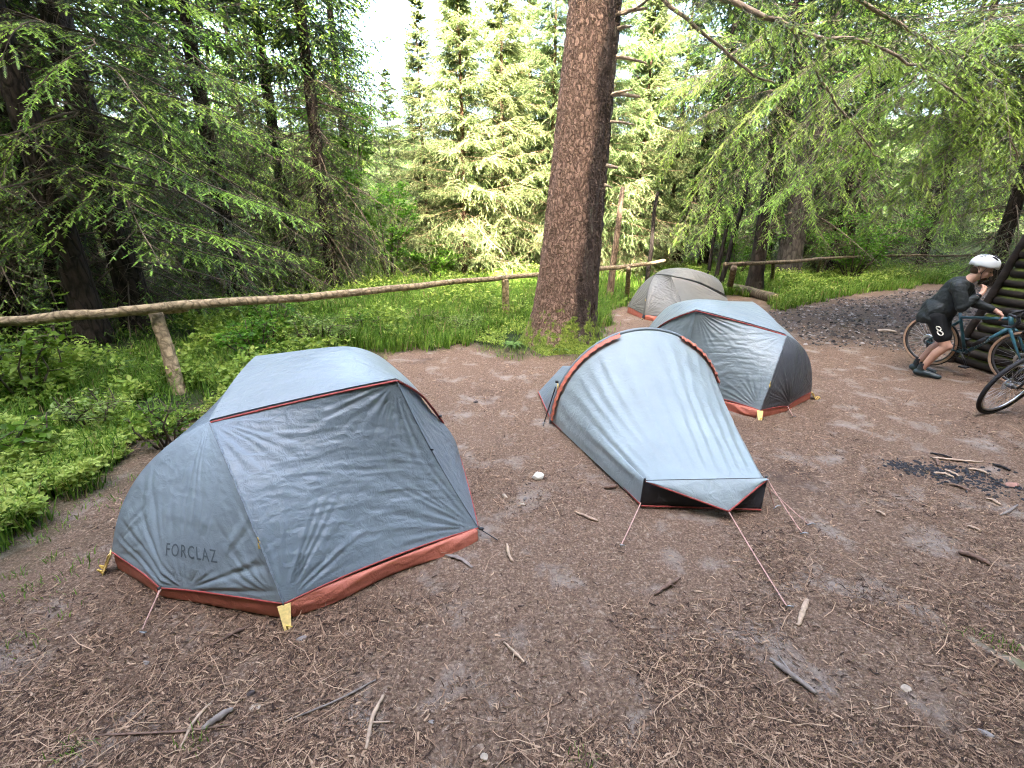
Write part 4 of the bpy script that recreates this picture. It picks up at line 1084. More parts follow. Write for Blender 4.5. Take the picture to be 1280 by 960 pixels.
def strip(name, pts, w, mat, parent, lift=(0, 0, 0), flat=.25, n=60, up=None, wob=.0):
    c = curve(pts, n, False) + np.array(lift)
    if wob: c = c + nr.normal(0, wob, c.shape)
    mb = MB(); mb.tube([tuple(p) for p in c], w, 8, flat=flat, up=up); return mb.build(name, mat, parent)

def rope(name, pts, r, mat, parent, n=24, sagz=.0):
    c = curve(pts, n, False); t = np.linspace(0, 1, n); c[:, 2] -= sagz * 4 * t * (1 - t)
    mb = MB(); mb.tube([tuple(p) for p in c], r, 6); return mb.build(name, mat, parent)

def peg(parent, p, d=(0, 0, 1), mat=None, l=.09):
    p = V3(p); mb = MB(); d = norm(V3(d)); mb.tube([tuple(p - d * l), tuple(p + d * .03)], .0045, 6); mb.tube([tuple(p + d * .03), tuple(p + d * .03 + np.array([.02, 0, -.006])), tuple(p + d * .018 + np.array([.024, 0, 0]))], .004, 6)
    return mb.build('tent_peg', mat or M_ALU, parent)

def dome_tent(label, K, mats, cat='tent', lettering=False, seed=0):
    """hubbed dome tent: K holds its corners in world coordinates"""
    o = V3(K['A']) * .5 + V3(K['B2']) * .5; o[2] = 0
    root = empty('dome_tent', tuple(o), 0, label, cat, 'tents pitched on the bare soil')
    k = {a: V3(b) - o for a, b in K.items() if not isinstance(b, (list, float))}
    A, B, A2, B2, H1, H2, C, C_, V, V_, R2, M = [k[x] for x in ('A', 'B', 'A2', 'B2', 'H1', 'H2', 'C', 'C_', 'V', 'V_', 'R2', 'M')]
    up = np.array([0, 0, 1.0])
    ax = norm((A2 + B2) / 2 - (A + B) / 2); sd = norm(A - B + (A2 - B2))
    bul = K.get('bulge', .13)
    pA = arc(A, H1, (sd * .45 - ax * .35 + up * .75) * bul); pB = arc(B, H1, (-sd * .45 - ax * .35 + up * .75) * bul)
    pA2 = curve([A2, R2, H2], 60); pB2 = arc(B2, H2, (-sd * .45 + ax * .35 + up * .75) * bul)
    fly, fm = [], mats['fly']
    # roof
    e1 = arc(H1, C, up * .015 + sd * .02); e2 = curve([C, C * .5 + R2 * .5 + up * .06, R2], 48); e3 = arc(H1, C_, up * .03)
    e4 = curve([C_, H2, (H2 + R2) / 2 + ax * .07 + up * .05, R2], 60)
    S, N = panel(e1, e4, e3, e2, 90, 0, None, seed)
    u = np.linspace(0, 1, 90)
    S = S + up * (.075 * np.sin(np.pi * u)[:, None] * np.sin(np.pi * u)[None] ** .8)[..., None] + up * .012
    roof = (S, N)
    # the big side panels
    hem1 = arc(A, V, up * .02 + sd * -.02); VC = arc(V, C, -sd * .03); 
    s1 = panel(hem1, e1 - up * .012, pA, VC, 120, .03, [(1, 1, 17, .013, .42), (1, 0, 15, .012, .38), (0, 0, 16, .013, .45), (0, 1, 11, .008, .35)], seed + 1)
    hem2 = arc(V, A2, up * .03); s2 = panel(hem2, e2 - up * .012, VC, pA2[:max(3, int(60 * .42))], 60, .03, [(0, 1, 14, .008, .5), (1, 0, 14, .008, .4)], seed + 2)
    # foot panel
    hemf = np.concatenate([curve([B, B * .35 + M * .65 + up * .015, M], 30), curve([M, A * .35 + M * .65 + up * .01, A], 30)[1:]])
    top = np.repeat(H1[None], 10, 0)
    f1 = panel(hemf, top, pB, pA, 120, .02, [(.52, 0, 15, .013, .55), (1, 0, 10, .007, .4), (0, 0, 9, .006, .4)], seed + 3, cross=.002, calm=(K['print'][0] - .02, K['print'][1] + .02, K['print'][2] - .03, K['print'][3] + .02) if 'print' in K else None)
    # far side and head end
    VC2 = arc(V_, C_, sd * .03); hem3 = arc(V_, B, up * .02)
    s3 = panel(hem3, e3[::-1], VC2, pB, 60, .03, [(0, 1, 16, .008, .5)], seed + 4)
    s4 = panel(arc(B2, V_, up * .02), arc(H2, C_, up * .02), pB2, VC2, 60, .03, None, seed + 5)
    hd = panel(arc(A2, B2, up * .02), np.repeat(H2[None], 10, 0), pA2, pB2, 60, .0, None, seed + 6)
    mesh_panels('rainfly', [s1, s2, s3, s4, hd], fm, root)
    mesh_panels('foot_panel', [f1], mats.get('foot', fm), root)
    mesh_panels('roof_panel', [roof], mats.get('roof', fm), root)
    # piping and seams
    tr = mats['trim']
    strip('piping', e1, .011, tr, root, lift=up * -.004 + sd * .006, flat=.6)
    strip('piping', e2, .011, tr, root, lift=up * -.004 + sd * .008, flat=.6)
    strip('piping', hem1, .005, tr, root, flat=1); strip('piping', hem2, .005, tr, root, flat=1); strip('piping', hemf, .005, tr, root, flat=1)
    strip('seam', pA, .010, mats['seam'], root, flat=.35, lift=norm(sd - ax) * .004, wob=.0012)
    strip('seam', VC, .005, fm, root, flat=.7, lift=sd * .003)
    strip('roof_seam', np.array([H1 * .5 + C_ * .5, (H1 + C + C_ + H2) / 4 + up * .075, R2 * .35 + H2 * .65]), .004, fm, root, flat=1) if False else None
    # bathtub floor showing red below the hem
    def skirt(topc, botc, sg):
        n = len(topc); S = np.zeros((n, 14, 3))
        for i, t in enumerate(np.linspace(0, 1, 14)):
            S[:, i] = topc * (1 - t) + botc * t
            S[:, i] += (sg * (.016 * math.sin(math.pi * t)) * (.5 + vnoise(np.arange(n) * .25, 0 * np.arange(n), 1, seed + 8))[:, None]) + sg * (math.sin(math.pi * t) * .022 * (fbm(np.arange(n) * .16 + t * 3, np.arange(n) * .05 + t * 5, 1, seed + 18, 3) - .5))[:, None] + np.array([0, 0, .012 * math.sin(6 * t)])
        return S, None
    n = 70; drop = lambda q: np.array([q[0], q[1], .0])
    inw = -sd
    topc = curve([A, V * .98 + A * .02], n, False) + inw * .015 + up * .004
    tt = np.linspace(0, 1, n)[:, None]
    fw = K.get('floor_w', (.015, .035)); fa = drop(A) + ax * .02 + sd * fw[0]; fv = drop(V) - norm(V - A) * .03 + K.get('floor_dir', V3((.3, -.9, 0))) * fw[1]
    botc = fa * (1 - tt) + fv * tt + (sd * .02 * np.sin(tt * 9) + np.array([0, 0, .004]))
    ft = curve(hemf, n, False) + ax * .015; fb = ft.copy(); fb[:, 2] = .004; fb += -ax * .012
    mesh_panels('floor', [skirt(topc, botc, sd * 1.0 + up * .4), skirt(ft, fb, -ax * .5)], mats['floor'], root)
    # webbing straps and pegs at the corners
    for P, dirs in ((A, (norm(sd - ax * .9),)), (B, (norm(-sd - ax * .6), norm(-sd - ax * 2.0)))):
        for d in dirs:
            g = drop(P) + d * .07; pt = P + d * .008
            q = norm(np.cross(d, up)); mb = MB(); w0, w1 = .030, .016; c = P * .55 + drop(P) * .45
            mb.add([pt - q * w0, pt + q * w0, g + q * w1, g - q * w1, pt - q * w0 - d * .004, pt + q * w0 - d * .004, g + q * w1 - d * .004, g - q * w1 - d * .004],
                   [(0, 1, 2, 3), (7, 6, 5, 4), (0, 4, 5, 1), (1, 5, 6, 2), (2, 6, 7, 3), (3, 7, 4, 0)])
            mb.build('corner_strap', mats['strap'], root, smooth=False)
            peg(root, g + up * .012, norm(up * 1.0 + d * .5), M_YEL)
    # guy line at the foot
    if 'PEG' in K:
        g = k['PEG']; rope('guy_line', [M, g + up * .03], .0028, M_CORD, root, sagz=.004); rope('guy_line', [M + sd * .01, g + up * .03], .0028, M_CORD, root, sagz=-.006)
        peg(root, g + up * .015, norm(up + norm(g - M) * .8)); mb = MB(); mb.box(tuple(M * .97 + g * .03), (.016, .012, .02)); mb.build('buckle', M_BLACK, root)
    mb = MB(); mb.ball(tuple(V + sd * .02), (.018, .012, .010)); mb.build('buckle', M_BLACK, root)
    rope('guy_line', [V, drop(V) + sd * .13 + up * .01], .0035, M_BLACK, root)
    for f in (.56,):
        q = curve(pA, 50, False)[int(50 * .3)]; mb = MB(); mb.tube([tuple(q + norm(sd - ax) * .01), tuple(q + norm(sd - ax) * .03 - up * .03)], .006, 6, flat=.4); mb.tube([tuple(q + norm(sd - ax) * .012), tuple(q + norm(sd - ax) * .02 + up * .03)], .004, 6, flat=.4); mb.build('loop_tab', M_YEL, root)
    q = curve(VC, 50, False)[int(50 * .55)]; mb = MB(); mb.tube([tuple(q), tuple(q + sd * .018)], .006, 6); mb.build('toggle', M_BLACK, root)
    q = curve(e2, 50, False)[int(50 * .85)]; mb = MB(); mb.box(tuple(q + sd * .02), (.03, .02, .014)); mb.build('buckle', M_BLACK, root)
    if lettering:
        cu = bpy.data.curves.new('print', 'FONT'); cu.body = 'FORCLAZ'; cu.size = 1; cu.space_character = 1.2; cu.offset = .004; cu.resolution_u = 3
        to = bpy.data.objects.new('print', cu); COL.objects.link(to); dg = bpy.context.evaluated_depsgraph_get()
        me = bpy.data.meshes.new_from_object(to.evaluated_get(dg)); bpy.data.objects.remove(to); bpy.data.curves.remove(cu)
        import bmesh
        bm = bmesh.new(); bm.from_mesh(me); bmesh.ops.triangulate(bm, faces=bm.faces[:]); [bmesh.ops.subdivide_edges(bm, edges=bm.edges[:], cuts=1, use_grid_fill=True) for _ in range(3)]
        S, Nn = f1; n = S.shape[0]
        xs = [v.co.x for v in bm.verts]; x0, x1 = min(xs), max(xs)
        u0, u1, vb, vt, sk = K['print']
        for v in bm.verts:
            f = (v.co.x - x0) / (x1 - x0); uu = u0 + (u1 - u0) * f; vv = vb + sk * f + (vt - vb) * v.co.y / .7
            i, j = min(max(uu, 0), 1) * (n - 1), min(max(vv, 0), 1) * (n - 1); i0, j0 = min(int(i), n - 2), min(int(j), n - 2); a, b = i - i0, j - j0
            p = (S[i0, j0] * (1 - a) + S[i0 + 1, j0] * a) * (1 - b) + (S[i0, j0 + 1] * (1 - a) + S[i0 + 1, j0 + 1] * a) * b
            v.co = p + Nn[i0, j0] * .0028
        bm.to_mesh(me); bm.free(); me.materials.clear()
        ob = link_mesh('print', me, root, [M_INK]); ob['label'] = 'faded dark capital letters printed across the foot end'
        ob.name = 'lettering'
    return root

M_FLY_FOOT = fabric('brightened_foot_ripstop', (.26, .315, .35), .36, .3)  # fly fabric lightened by colour, as this end faces away from the light
BLUE = dict(fly=M_FLY, trim=M_TRIM, seam=M_SEAM, floor=M_RED, strap=M_YEL_PALE)
A, B, A2 = G(355, 755, .10), G(140, 690, .12), G(575, 571, .09)
B2 = Vector(A2) + (Vector(B) - Vector(A)) * .95; V = G(598, 660, .07)
ctr = (Vector(A) + Vector(B) + Vector(A2) + Vector(B2)) / 4
V_ = 2 * Vector((ctr.x, ctr.y, .06)) - Vector((V.x, V.y, .06)); V_.z = .06
dome_tent('large blue-grey dome tent with faded lettering pitched closest to the rail', dict(A=A, B=B, A2=A2, B2=B2, H1=G(262, 527, .85), H2=G(446, 437, .95), C=G(495, 475, 1.0), C_=G(320, 447, 1.02),
    V=V, V_=V_, R2=G(553, 528, .42), M=G(200, 735, .06), PEG=G(180, 793, 0), print=[.41, .71, .17, .236, -.012]), dict(BLUE, foot=M_FLY_FOOT, roof=fabric('skylit_roof_ripstop', (.245, .28, .29))), lettering=True, seed=3)  # roof fabric lightened: sky light from above is put into its colour

A, B = G(950, 513, .09), G(1014, 490, .09)
axd = Vector((-.52, .85, 0)); A2 = Vector(A) + axd * 1.95; B2 = Vector(B) + axd * 1.9
K3 = dict(A=A, B=B, A2=A2, B2=B2, H1=G(983, 419, .78), H2=Vector((2.2, 6.05, .93)), C=G(870, 388, 1.0), C_=Vector((2.92, 5.65, 1.0)),
          V=Vector((1.93, 5.12, .06)), V_=Vector((3.9, 6.4, .06)), R2=Vector((1.72, 6.0, .45)), M=G(985, 508, .06), PEG=G(990, 523, 0))
M_FLY3 = fabric('light_blue_grey_ripstop', (.20, .24, .252))
M_FOOT_DARK = fabric('slate_grey_ripstop', (.075, .08, .09))
dome_tent('blue-grey dome tent with a slate grey end behind the arched tent', K3, dict(BLUE, fly=M_FLY3, foot=M_FOOT_DARK), seed=13)

M_TRIM_G = simple('dark_grey_piping', (.05, .05, .05), .6, .3)
K4 = dict(A=Vector((2.78, 9.7, .1)), B=Vector((2.9, 11.15, .08)), A2=Vector((4.6, 9.55, .1)), B2=Vector((4.95, 10.9, .1)), H1=Vector((3.12, 10.35, .86)), H2=Vector((4.25, 10.25, .85)),
          C=Vector((3.32, 9.9, .88)), C_=Vector((3.6, 10.95, .92)), V=Vector((3.5, 9.0, .08)), V_=Vector((3.8, 11.9, .08)), R2=Vector((4.5, 9.9, .5)), M=Vector((2.62, 10.5, .14)))
dome_tent('olive grey dome tent standing farthest away by the fence corner', K4, dict(fly=M_FLY_GREY, trim=M_TRIM_G, seam=M_TRIM_G, floor=M_RED, strap=M_BLACK), seed=23)

def hoop_tent():
    HL, h, a = V3((.40, 4.30, .0)), norm(V3((.985, .13, 0))), .895
    C0 = HL + h * a; up = np.array([0, 0, 1.0]); axis = norm(V3((1.33, 2.83, 0)) - C0)
    o = V3((C0[0], C0[1] - .5, 0))
    root = empty('hoop_tent', tuple(o), 0, 'pale blue low tent with one big red edged arch and tapering foot', 'tent', 'tents pitched on the bare soil')
    HL = HL - o; C0 = C0 - o
    t = np.linspace(0, np.pi, 121)
    def hoop(off=0.0, grow=0.0, t=t): return C0 - h * ((a + grow) * np.cos(t))[:, None] + up * ((.93 + grow) * np.sin(t) ** 1.0)[:, None] + axis * off
    W = lambda px, py, z: V3(G(px, py, z)) - o
    FLb, FLt = W(801, 631, .02), W(806, 600, .215); FRb, FRt = W(950, 636, .02), W(958, 597, .235); MM = W(905, 632, .07)
    MM = MM + axis * .02
    # U-shaped foot outline
    foot = np.concatenate([np.linspace(FLb, FLt, 16), np.linspace(FLt, FRt, 90)[1:-1], np.linspace(FRt, FRb, 17)])
    foot = foot + up * 0
    n = 121; S = np.zeros((n, 110, 3)); H = hoop()
    H = H.copy(); H[:, 2] = np.maximum(H[:, 2], .02)
    for j, v in enumerate(np.linspace(0, 1, 110)):
        S[:, j] = foot * (1 - v) + H * v
        S[:, j] += -up * (.10 * math.sin(math.pi * v)) * (np.sin(t) ** .8)[:, None] * .55
    du = np.gradient(S, axis=0); dv = np.gradient(S, axis=1); N = norm(np.cross(dv, du))
    U = np.linspace(0, 1, n)[:, None] + np.zeros((1, 110)); Vv = np.zeros((n, 1)) + np.linspace(0, 1, 110)[None]
    env = np.clip(np.sin(np.pi * Vv) * 2, 0, 1) * np.clip(np.sin(np.pi * U) * 4, 0, 1)
    q = U * 52 + 3.0 * fbm(U * 6, Vv * 2.0, 1, 71, 3); f = np.abs(np.sin(q)) ** 1.6 - .5
    hgt = .013 * f * (.2 + 1.3 * vnoise(U * 10, Vv * 3, 1, 72)) * env
    for uc, k in ((16 / 121, .022), (105 / 121, .018)):
        hgt = hgt + k * np.exp(-((U - uc - (0) * Vv) / .022) ** 2) * np.clip(1 - Vv, 0, 1) ** .7
    cr = 1 - np.abs(fbm(U * 2, Vv, 6, 75, 4) - .5) * 5; hgt = hgt + .004 * np.clip(cr, 0, 1) * env
    S = S + N * hgt[..., None]
    mesh_panels('rainfly', [(S, N)], M_FLY2, root)
    # rear half towards the other tents
    R = [V3((.31, 5.14, .03)) - o, V3((.62, 5.45, .26)) - o, V3((.95, 5.42, .26)) - o, V3((1.35, 5.15, .03)) - o]
    rear = curve(R, n, False); S2 = np.zeros((n, 40, 3))
    for j, v in enumerate(np.linspace(0, 1, 40)): S2[:, j] = H * (1 - v) + rear * v - up * (.16 * math.sin(math.pi * v)) * (np.sin(t))[:, None]
    mesh_panels('vestibule', [(S2, None)], M_FLY, root)
    rope('piping', [HL + up * .02, R[0]], .006, M_TRIM, root)
    # arch: pole sleeve, red bands left and right
    mb = MB(); mb.tube([tuple(p) for p in hoop(-.012, .008)], .017, 8); s_ = mb.build('pole_sleeve', M_FLY, root)
    for a0, a1 in ((.06, 1.28), (1.98, 2.75)):
        tt = np.linspace(a0, a1, 60); c = hoop(.040, .006, tt); nrm = norm(c - C0 - 0 * axis); W2 = .038
        wv = .006 * np.sin(tt * 70) + .004 * np.sin(tt * 113 + 1)
        P = np.stack([c - axis * W2, c - axis * W2 * .5 + nrm * .010, c + nrm * (.014 + wv[:, None]), c + axis * W2 * .5 + nrm * .008, c + axis * W2 * 1.05 - nrm * .006 + nrm * wv[:, None]], 1)
        mesh_panels('arch_band', [(P, None)], M_RED, root)
    # dark end panel under the flap
    E = np.stack([np.linspace(FLb, FRb, 50), np.linspace(FLt, FRt, 50)], 1); E2 = np.zeros((50, 16, 3))
    for j, v in enumerate(np.linspace(0, 1, 16)): E2[:, j] = E[:, 0] * (1 - v) + E[:, 1] * v + axis * (.012 * math.sin(math.pi * v))
    mesh_panels('end_panel', [(E2, None)], M_DARKPANEL, root)
    # flap drawn down to a point
    k = 40; FP = np.zeros((k, 20, 3))
    topl = np.linspace(FLt, FRt, k) + axis * .016 + up * .004
    hemm = np.concatenate([curve([FLt + axis * .018, MM + axis * .05], k // 2 , False), curve([MM + axis * .05, FRt + axis * .018], k - k // 2 + 1, False)[1:]])
    hemm[1:-1, 2] += .0
    for j, v in enumerate(np.linspace(0, 1, 20)): FP[:, j] = topl * (1 - v) + hemm * v + axis * (.012 * math.sin(math.pi * v)) + up * .004 * np.sin(np.arange(k) * .9)[:, None] * v
    mesh_panels('flap', [(FP, None)], M_FLY2, root)
    for p, q in ((FLt + axis * .018, MM + axis * .05), (MM + axis * .05, FRt + axis * .018), (FLb + axis * .012, FRb + axis * .012)): rope('piping', [p, q], .0065, M_TRIM, root)
    rope('piping', [HL + up * .015, HL * .5 + FLb * .5 + up * .03 + norm(h) * .02, FLb], .006, M_TRIM, root)
    rope('pole', [FLb - up * .01, FLt + up * .012], .009, M_BLACK, root); rope('pole', [FRb - up * .01, FRt + up * .012], .009, M_BLACK, root)
    # toggles
    for u, v in ((.335, .80), (.665, .80), (.40, .48), (.72, .50)):
        i, j = int(u * 120), int(v * 109); mb = MB(); p = S[i, j] + N[i, j] * .006; mb.tube([tuple(p - N[i, j] * .004), tuple(p + N[i, j] * .010)], [.009, .007], 8); mb.build('toggle', M_BLACK, root)
    # strap at the left foot of the arch
    b0 = hoop(.0, .03, np.array([.42]))[0]; g0 = HL + V3((-.03, -.05, 0))
    mb = MB(); mb.tube([tuple(b0 + up * .03), tuple(b0 - up * .05)], .014, 6, flat=.5); mb.build('arch_tab', M_YEL_PALE, root)
    rope('strap', [b0 - h * .02, g0 - h * .06], .006, M_BLACK, root); peg(root, g0 - h * .06 + up * .01)
    mb = MB(); mb.box(tuple(b0 - h * .01 + up * .05), (.03, .02, .02)); mb.build('buckle', M_BLACK, root)
    for p, (gx, gy) in ((MM + axis * .05, (983, 760)), (FLb + up * .02, (776, 684)), (FRt, (1002, 668)), (FRt, (968, 636)), (FRt - up * .05, (1010, 657))):
        g = W(gx, gy, .0); rope('guy_line', [p, g + up * .012], .0036, M_CORD, root, sagz=.006); peg(root, g + up * .008, norm(up + norm(g - p) * .7))
hoop_tent()
# ------------------------------------------------------------------ rail fences of rough poles
M_POLE = bark_mat('peeled_pole', (.19, .14, .085), (.46, .35, .215), 9, stretch=1, bump=.4)
M_POLE_DARK = bark_mat('weathered_pole', (.10, .08, .055), (.22, .17, .12), 6, stretch=.12, bump=.4)
M_CUT = simple('cut_wood', (.42, .31, .18), .8, .2, var=.25, scale=40)

def rough_pole(name, pts, r, mat, parent, org, n=40, wig=.012, nside=12, taper=.0):
    c = curve([V3(p) - V3(org) for p in pts], n); t = np.linspace(0, 1, n)
    for k in range(3): c[:, k] += (fbm(t * 7, t * 0 + k, 1, int(rng.random() * 999), 3) - .5) * wig * 2
    rad = [r * (1 - taper * a) * (1 + .12 * (vnoise(a * 9, 3, 1, 5) - .5) + .03 * (vnoise(a * 31, 8, 1, 6) - .5)) for a in t]
    mb = MB(); mb.tube([tuple(p) for p in c], rad, nside); return mb.build(name, mat, parent)

def fence(label, posts, rails, org, mat):
    root = empty('rail_fence', org, 0, label, 'fence', 'pole fences round the camp')
    for pts, r, tp in rails: rough_pole('rail', pts, r, mat, root, org, n=60, wig=.024, taper=tp)
    for base, top, r in posts: rough_pole('post', [Vector(base) - Vector((0, 0, .15)), base, (Vector(base) + Vector(top)) / 2 + Vector((.01, 0, 0)), top], r, mat, root, org, n=24, wig=.01, taper=.1)
    return root
def at_h(px, py, z): return G(px, py, z)
P1b, P1t = G(226, 496, .0), at_depth(194, 391, 5.33)
P2b, P2t = G(632, 403, .0), G(631, 349, .88)
org = tuple(P1b)
r1 = [at_h(-60, 409, .90), at_h(60, 397, .93), at_h(150, 390, .95), at_h(235, 384, .97)]
r2 = [at_h(150, 389, 1.0), at_h(225, 383, 1.0), at_h(330, 376, .97), at_h(420, 367, .95), at_h(520, 358, .93), at_h(632, 346, .92), at_h(720, 339, .92)]
r3 = [at_h(690, 341, .90), at_h(770, 334, .92), at_h(830, 326.5, .95)]
fence('long fence of peeled pole rails between the camp and the dark forest', [(P1b, P1t, .075), (P2b, P2t, .075), (G(783, 374), G(786, 335, .9), .06)],
      [(r1, .055, .0), (r2, .058, .25), (r3, .055, .2)], org, M_POLE)
q = [at_h(906, 331, .92), at_h(985, 327, .9), at_h(1060, 321, .88), at_h(1130, 319.5, .88)]
fence('far fence of dark thin poles beyond the grassy verge', [(G(911, 364), G(917, 334, .88), .085), (G(963, 358), G(967, 328, .9), .055), (G(1019, 346), G(1026, 324, .86), .05), (G(1075, 340), G(1080, 321, .86), .05)],
      [(q, .055, .3), ([q[3], at_h(1200, 319.5, .88), at_h(1290, 320.5, .87)], .035, .2)], tuple(G(911, 364)), M_POLE_DARK)

# ------------------------------------------------------------------ log shed
def log_shed():
    x0, y1 = 6.45, 6.45
    root = empty('log_shed', (x0, y1, 0), 0, 'dark log shed with moss along the logs behind the cyclist', 'shed')
    t = NT('mossy_log'); v = t.coord(scale=(1, .25, 1)); n = t.noise(v, 9, 6, .6)
    col = t.ramp(n, [(.3, (.012, .010, .009)), (.6, (.04, .032, .027)), (.8, (.085, .07, .06))])
    geo = t.n('NewGeometry'); sz = t.n('SeparateXYZ'); t.l(geo.outputs['Normal'], sz.inputs[0])
    mf = t.math('ADD', sz.outputs[2], t.math('MULTIPLY_ADD', t.noise(t.coord(scale=(1, .35, 1)), 3, 4), 2.4, -1.25))
    mf = t.math('MINIMUM', t.math('MAXIMUM', t.math('MULTIPLY_ADD', mf, 2.2, -.85), 0), .95)
    col = t.mixc(mf, col, t.ramp(t.noise(t.coord(), 25), [(.3, (.07, .10, .012)), (.7, (.19, .22, .035))]))
    M_LOG = t.finish(t.principled(col, .9, .15, t.bump(n, .8, .02)))
    z = .0; k = 0
    while z < 2.7:
        r = rng.uniform(.062, .078); ye = y1 - .26 * z + rng.uniform(-.04, .04)
        rough_pole('wall_log', [(x0 + rng.gauss(0, .006), ye, z + r), (x0 + rng.gauss(0, .01), 4.2, z + r + rng.gauss(0, .01)), (x0, 2.2, z + r)], r, M_LOG, root, (x0, y1, 0), n=40, wig=.010, nside=14)
        z += r * 1.78; k += 1
    rough_pole('corner_pole', [(x0 - .09, y1 + .06, -.1), (x0 - .07, y1 - .30, 1.3), (x0 - .06, y1 - .66, 2.75)], .05, M_LOG, root, (x0, y1, 0), n=30, wig=.012, nside=12, taper=.2)
    mb = MB(); rot = Matrix.Rotation(R(-22), 3, 'Y')
    for i in range(9): mb.box(tuple(Vector((1.9, -1.0 - i * .40, 3.4))), (4.2, .385, .04), rot)
    mb.build('roof', M_LOG, root, smooth=False)
    mb = MB()
    for i in range(14): mb.box((.02 + .28 * i + .14, -.75, 1.35), (.265, .05, 2.7))
    mb.build('end_wall', M_LOG, root, smooth=False)
log_shed()

# ------------------------------------------------------------------ bicycles
M_TEAL = simple('teal_paint', (.035, .115, .15), .3, .5, var=.06)
M_BLACKP = simple('black_paint', (.02, .02, .022), .3, .5, var=.1)
M_TYRE_TAN = simple('tan_sidewall', (.46, .30, .20), .75, .2, var=.15, scale=40)
M_TYRE = simple('black_rubber', (.022, .021, .022), .75, .25, var=.3, scale=60)
M_RIM = simple('rim_alloy', (.32, .32, .33), .35, .5, metal=.7)
M_STEEL = simple('bright_steel', (.62, .62, .63), .28, .5, metal=.9)
M_GREYMETAL = simple('grey_alloy', (.12, .12, .125), .4, .5, metal=.5)
M_PRINT = simple('pale_print', (.45, .5, .5), .5, .3)

def torus(mb, R_, r, n=56, m=10, flat=1.0, z=0.0):
    """ring in the local xz plane"""
    vs = []
    for i in range(n):
        a = 2 * math.pi * i / n
        for k in range(m):
            b = 2 * math.pi * k / m; q = R_ + r * math.cos(b)
            vs.append((q * math.cos(a), r * flat * math.sin(b), q * math.sin(a)))
    fs = [(i * m + k, ((i + 1) % n) * m + k, ((i + 1) % n) * m + (k + 1) % m, i * m + (k + 1) % m) for i in range(n) for k in range(m)]
    mb.add(vs, fs)

def wheel(root, c, tan, disc, name='wheel', steer=0.0):
    mb = MB(); torus(mb, .335, .020, 64, 10, 1.0); w = mb.build(name, M_TYRE, root); w.location = c; w.rotation_euler = (0, 0, steer)
    if tan:
        for s in (-1, 1):
            mb = MB(); n = 64; vs = []
            for i in range(n):
                a = 2 * math.pi * i / n
                for rr_, yy in ((.314, .0175), (.322, .0212), (.332, .0222), (.343, .0190)): vs.append((rr_ * math.cos(a), s * yy, rr_ * math.sin(a)))
            mb.add(vs, [(i * 4 + k, ((i + 1) % n) * 4 + k, ((i + 1) % n) * 4 + k + 1, i * 4 + k + 1) for i in range(n) for k in range(3)]); mb.build('sidewall', M_TYRE_TAN, w)
    mb = MB(); torus(mb, .302, .013, 64, 8, .85); mb.build('rim', M_GREYMETAL if tan else M_STEEL, w)
    mb = MB()
    for k in range(28):
        a = 2 * math.pi * k / 28; b = a + (.55 if k % 2 else -.55); s = .022 * (1 if k % 4 < 2 else -1)
        mb.tube([(.022 * math.cos(b), s, .022 * math.sin(b)), (.295 * math.cos(a), 0, .295 * math.sin(a))], .0012, 4)
    mb.build('spoke', M_STEEL, w)
    mb = MB(); mb.tube([(0, -.05, 0), (0, -.03, 0), (0, -.022, 0), (0, .022, 0), (0, .03, 0), (0, .05, 0)], [.012, .014, .026, .026, .014, .012], 14); mb.build('hub', M_GREYMETAL, w)
    mb = MB(); n = 40
    for s in (0, 1):
        pass
    vs = []
    for i in range(n):
        a = 2 * math.pi * i / n; ro = disc + .004 * math.sin(i * 2.1)
        vs += [(ro * math.cos(a), -.032, ro * math.sin(a)), (disc * .62 * math.cos(a), -.032, disc * .62 * math.sin(a)), (ro * math.cos(a), -.035, ro * math.sin(a)), (disc * .62 * math.cos(a), -.035, disc * .62 * math.sin(a))]
    fs = []
    for i in range(n):
        j = (i + 1) % n; a, b = i * 4, j * 4
        fs += [(a, b, b + 1, a + 1), (a + 2, a + 3, b + 3, b + 2), (a, a + 2, b + 2, b), (a + 1, b + 1, b + 3, a + 3)]
    mb.add(vs, fs)
    for k in range(6):
        a = 2 * math.pi * k / 6; mb.tube([(.024 * math.cos(a), -.0335, .024 * math.sin(a)), (disc * .66 * math.cos(a + .35), -.0335, disc * .66 * math.sin(a + .35))], .004, 5)
    mb.build('brake_disc', M_STEEL, w)
    return w

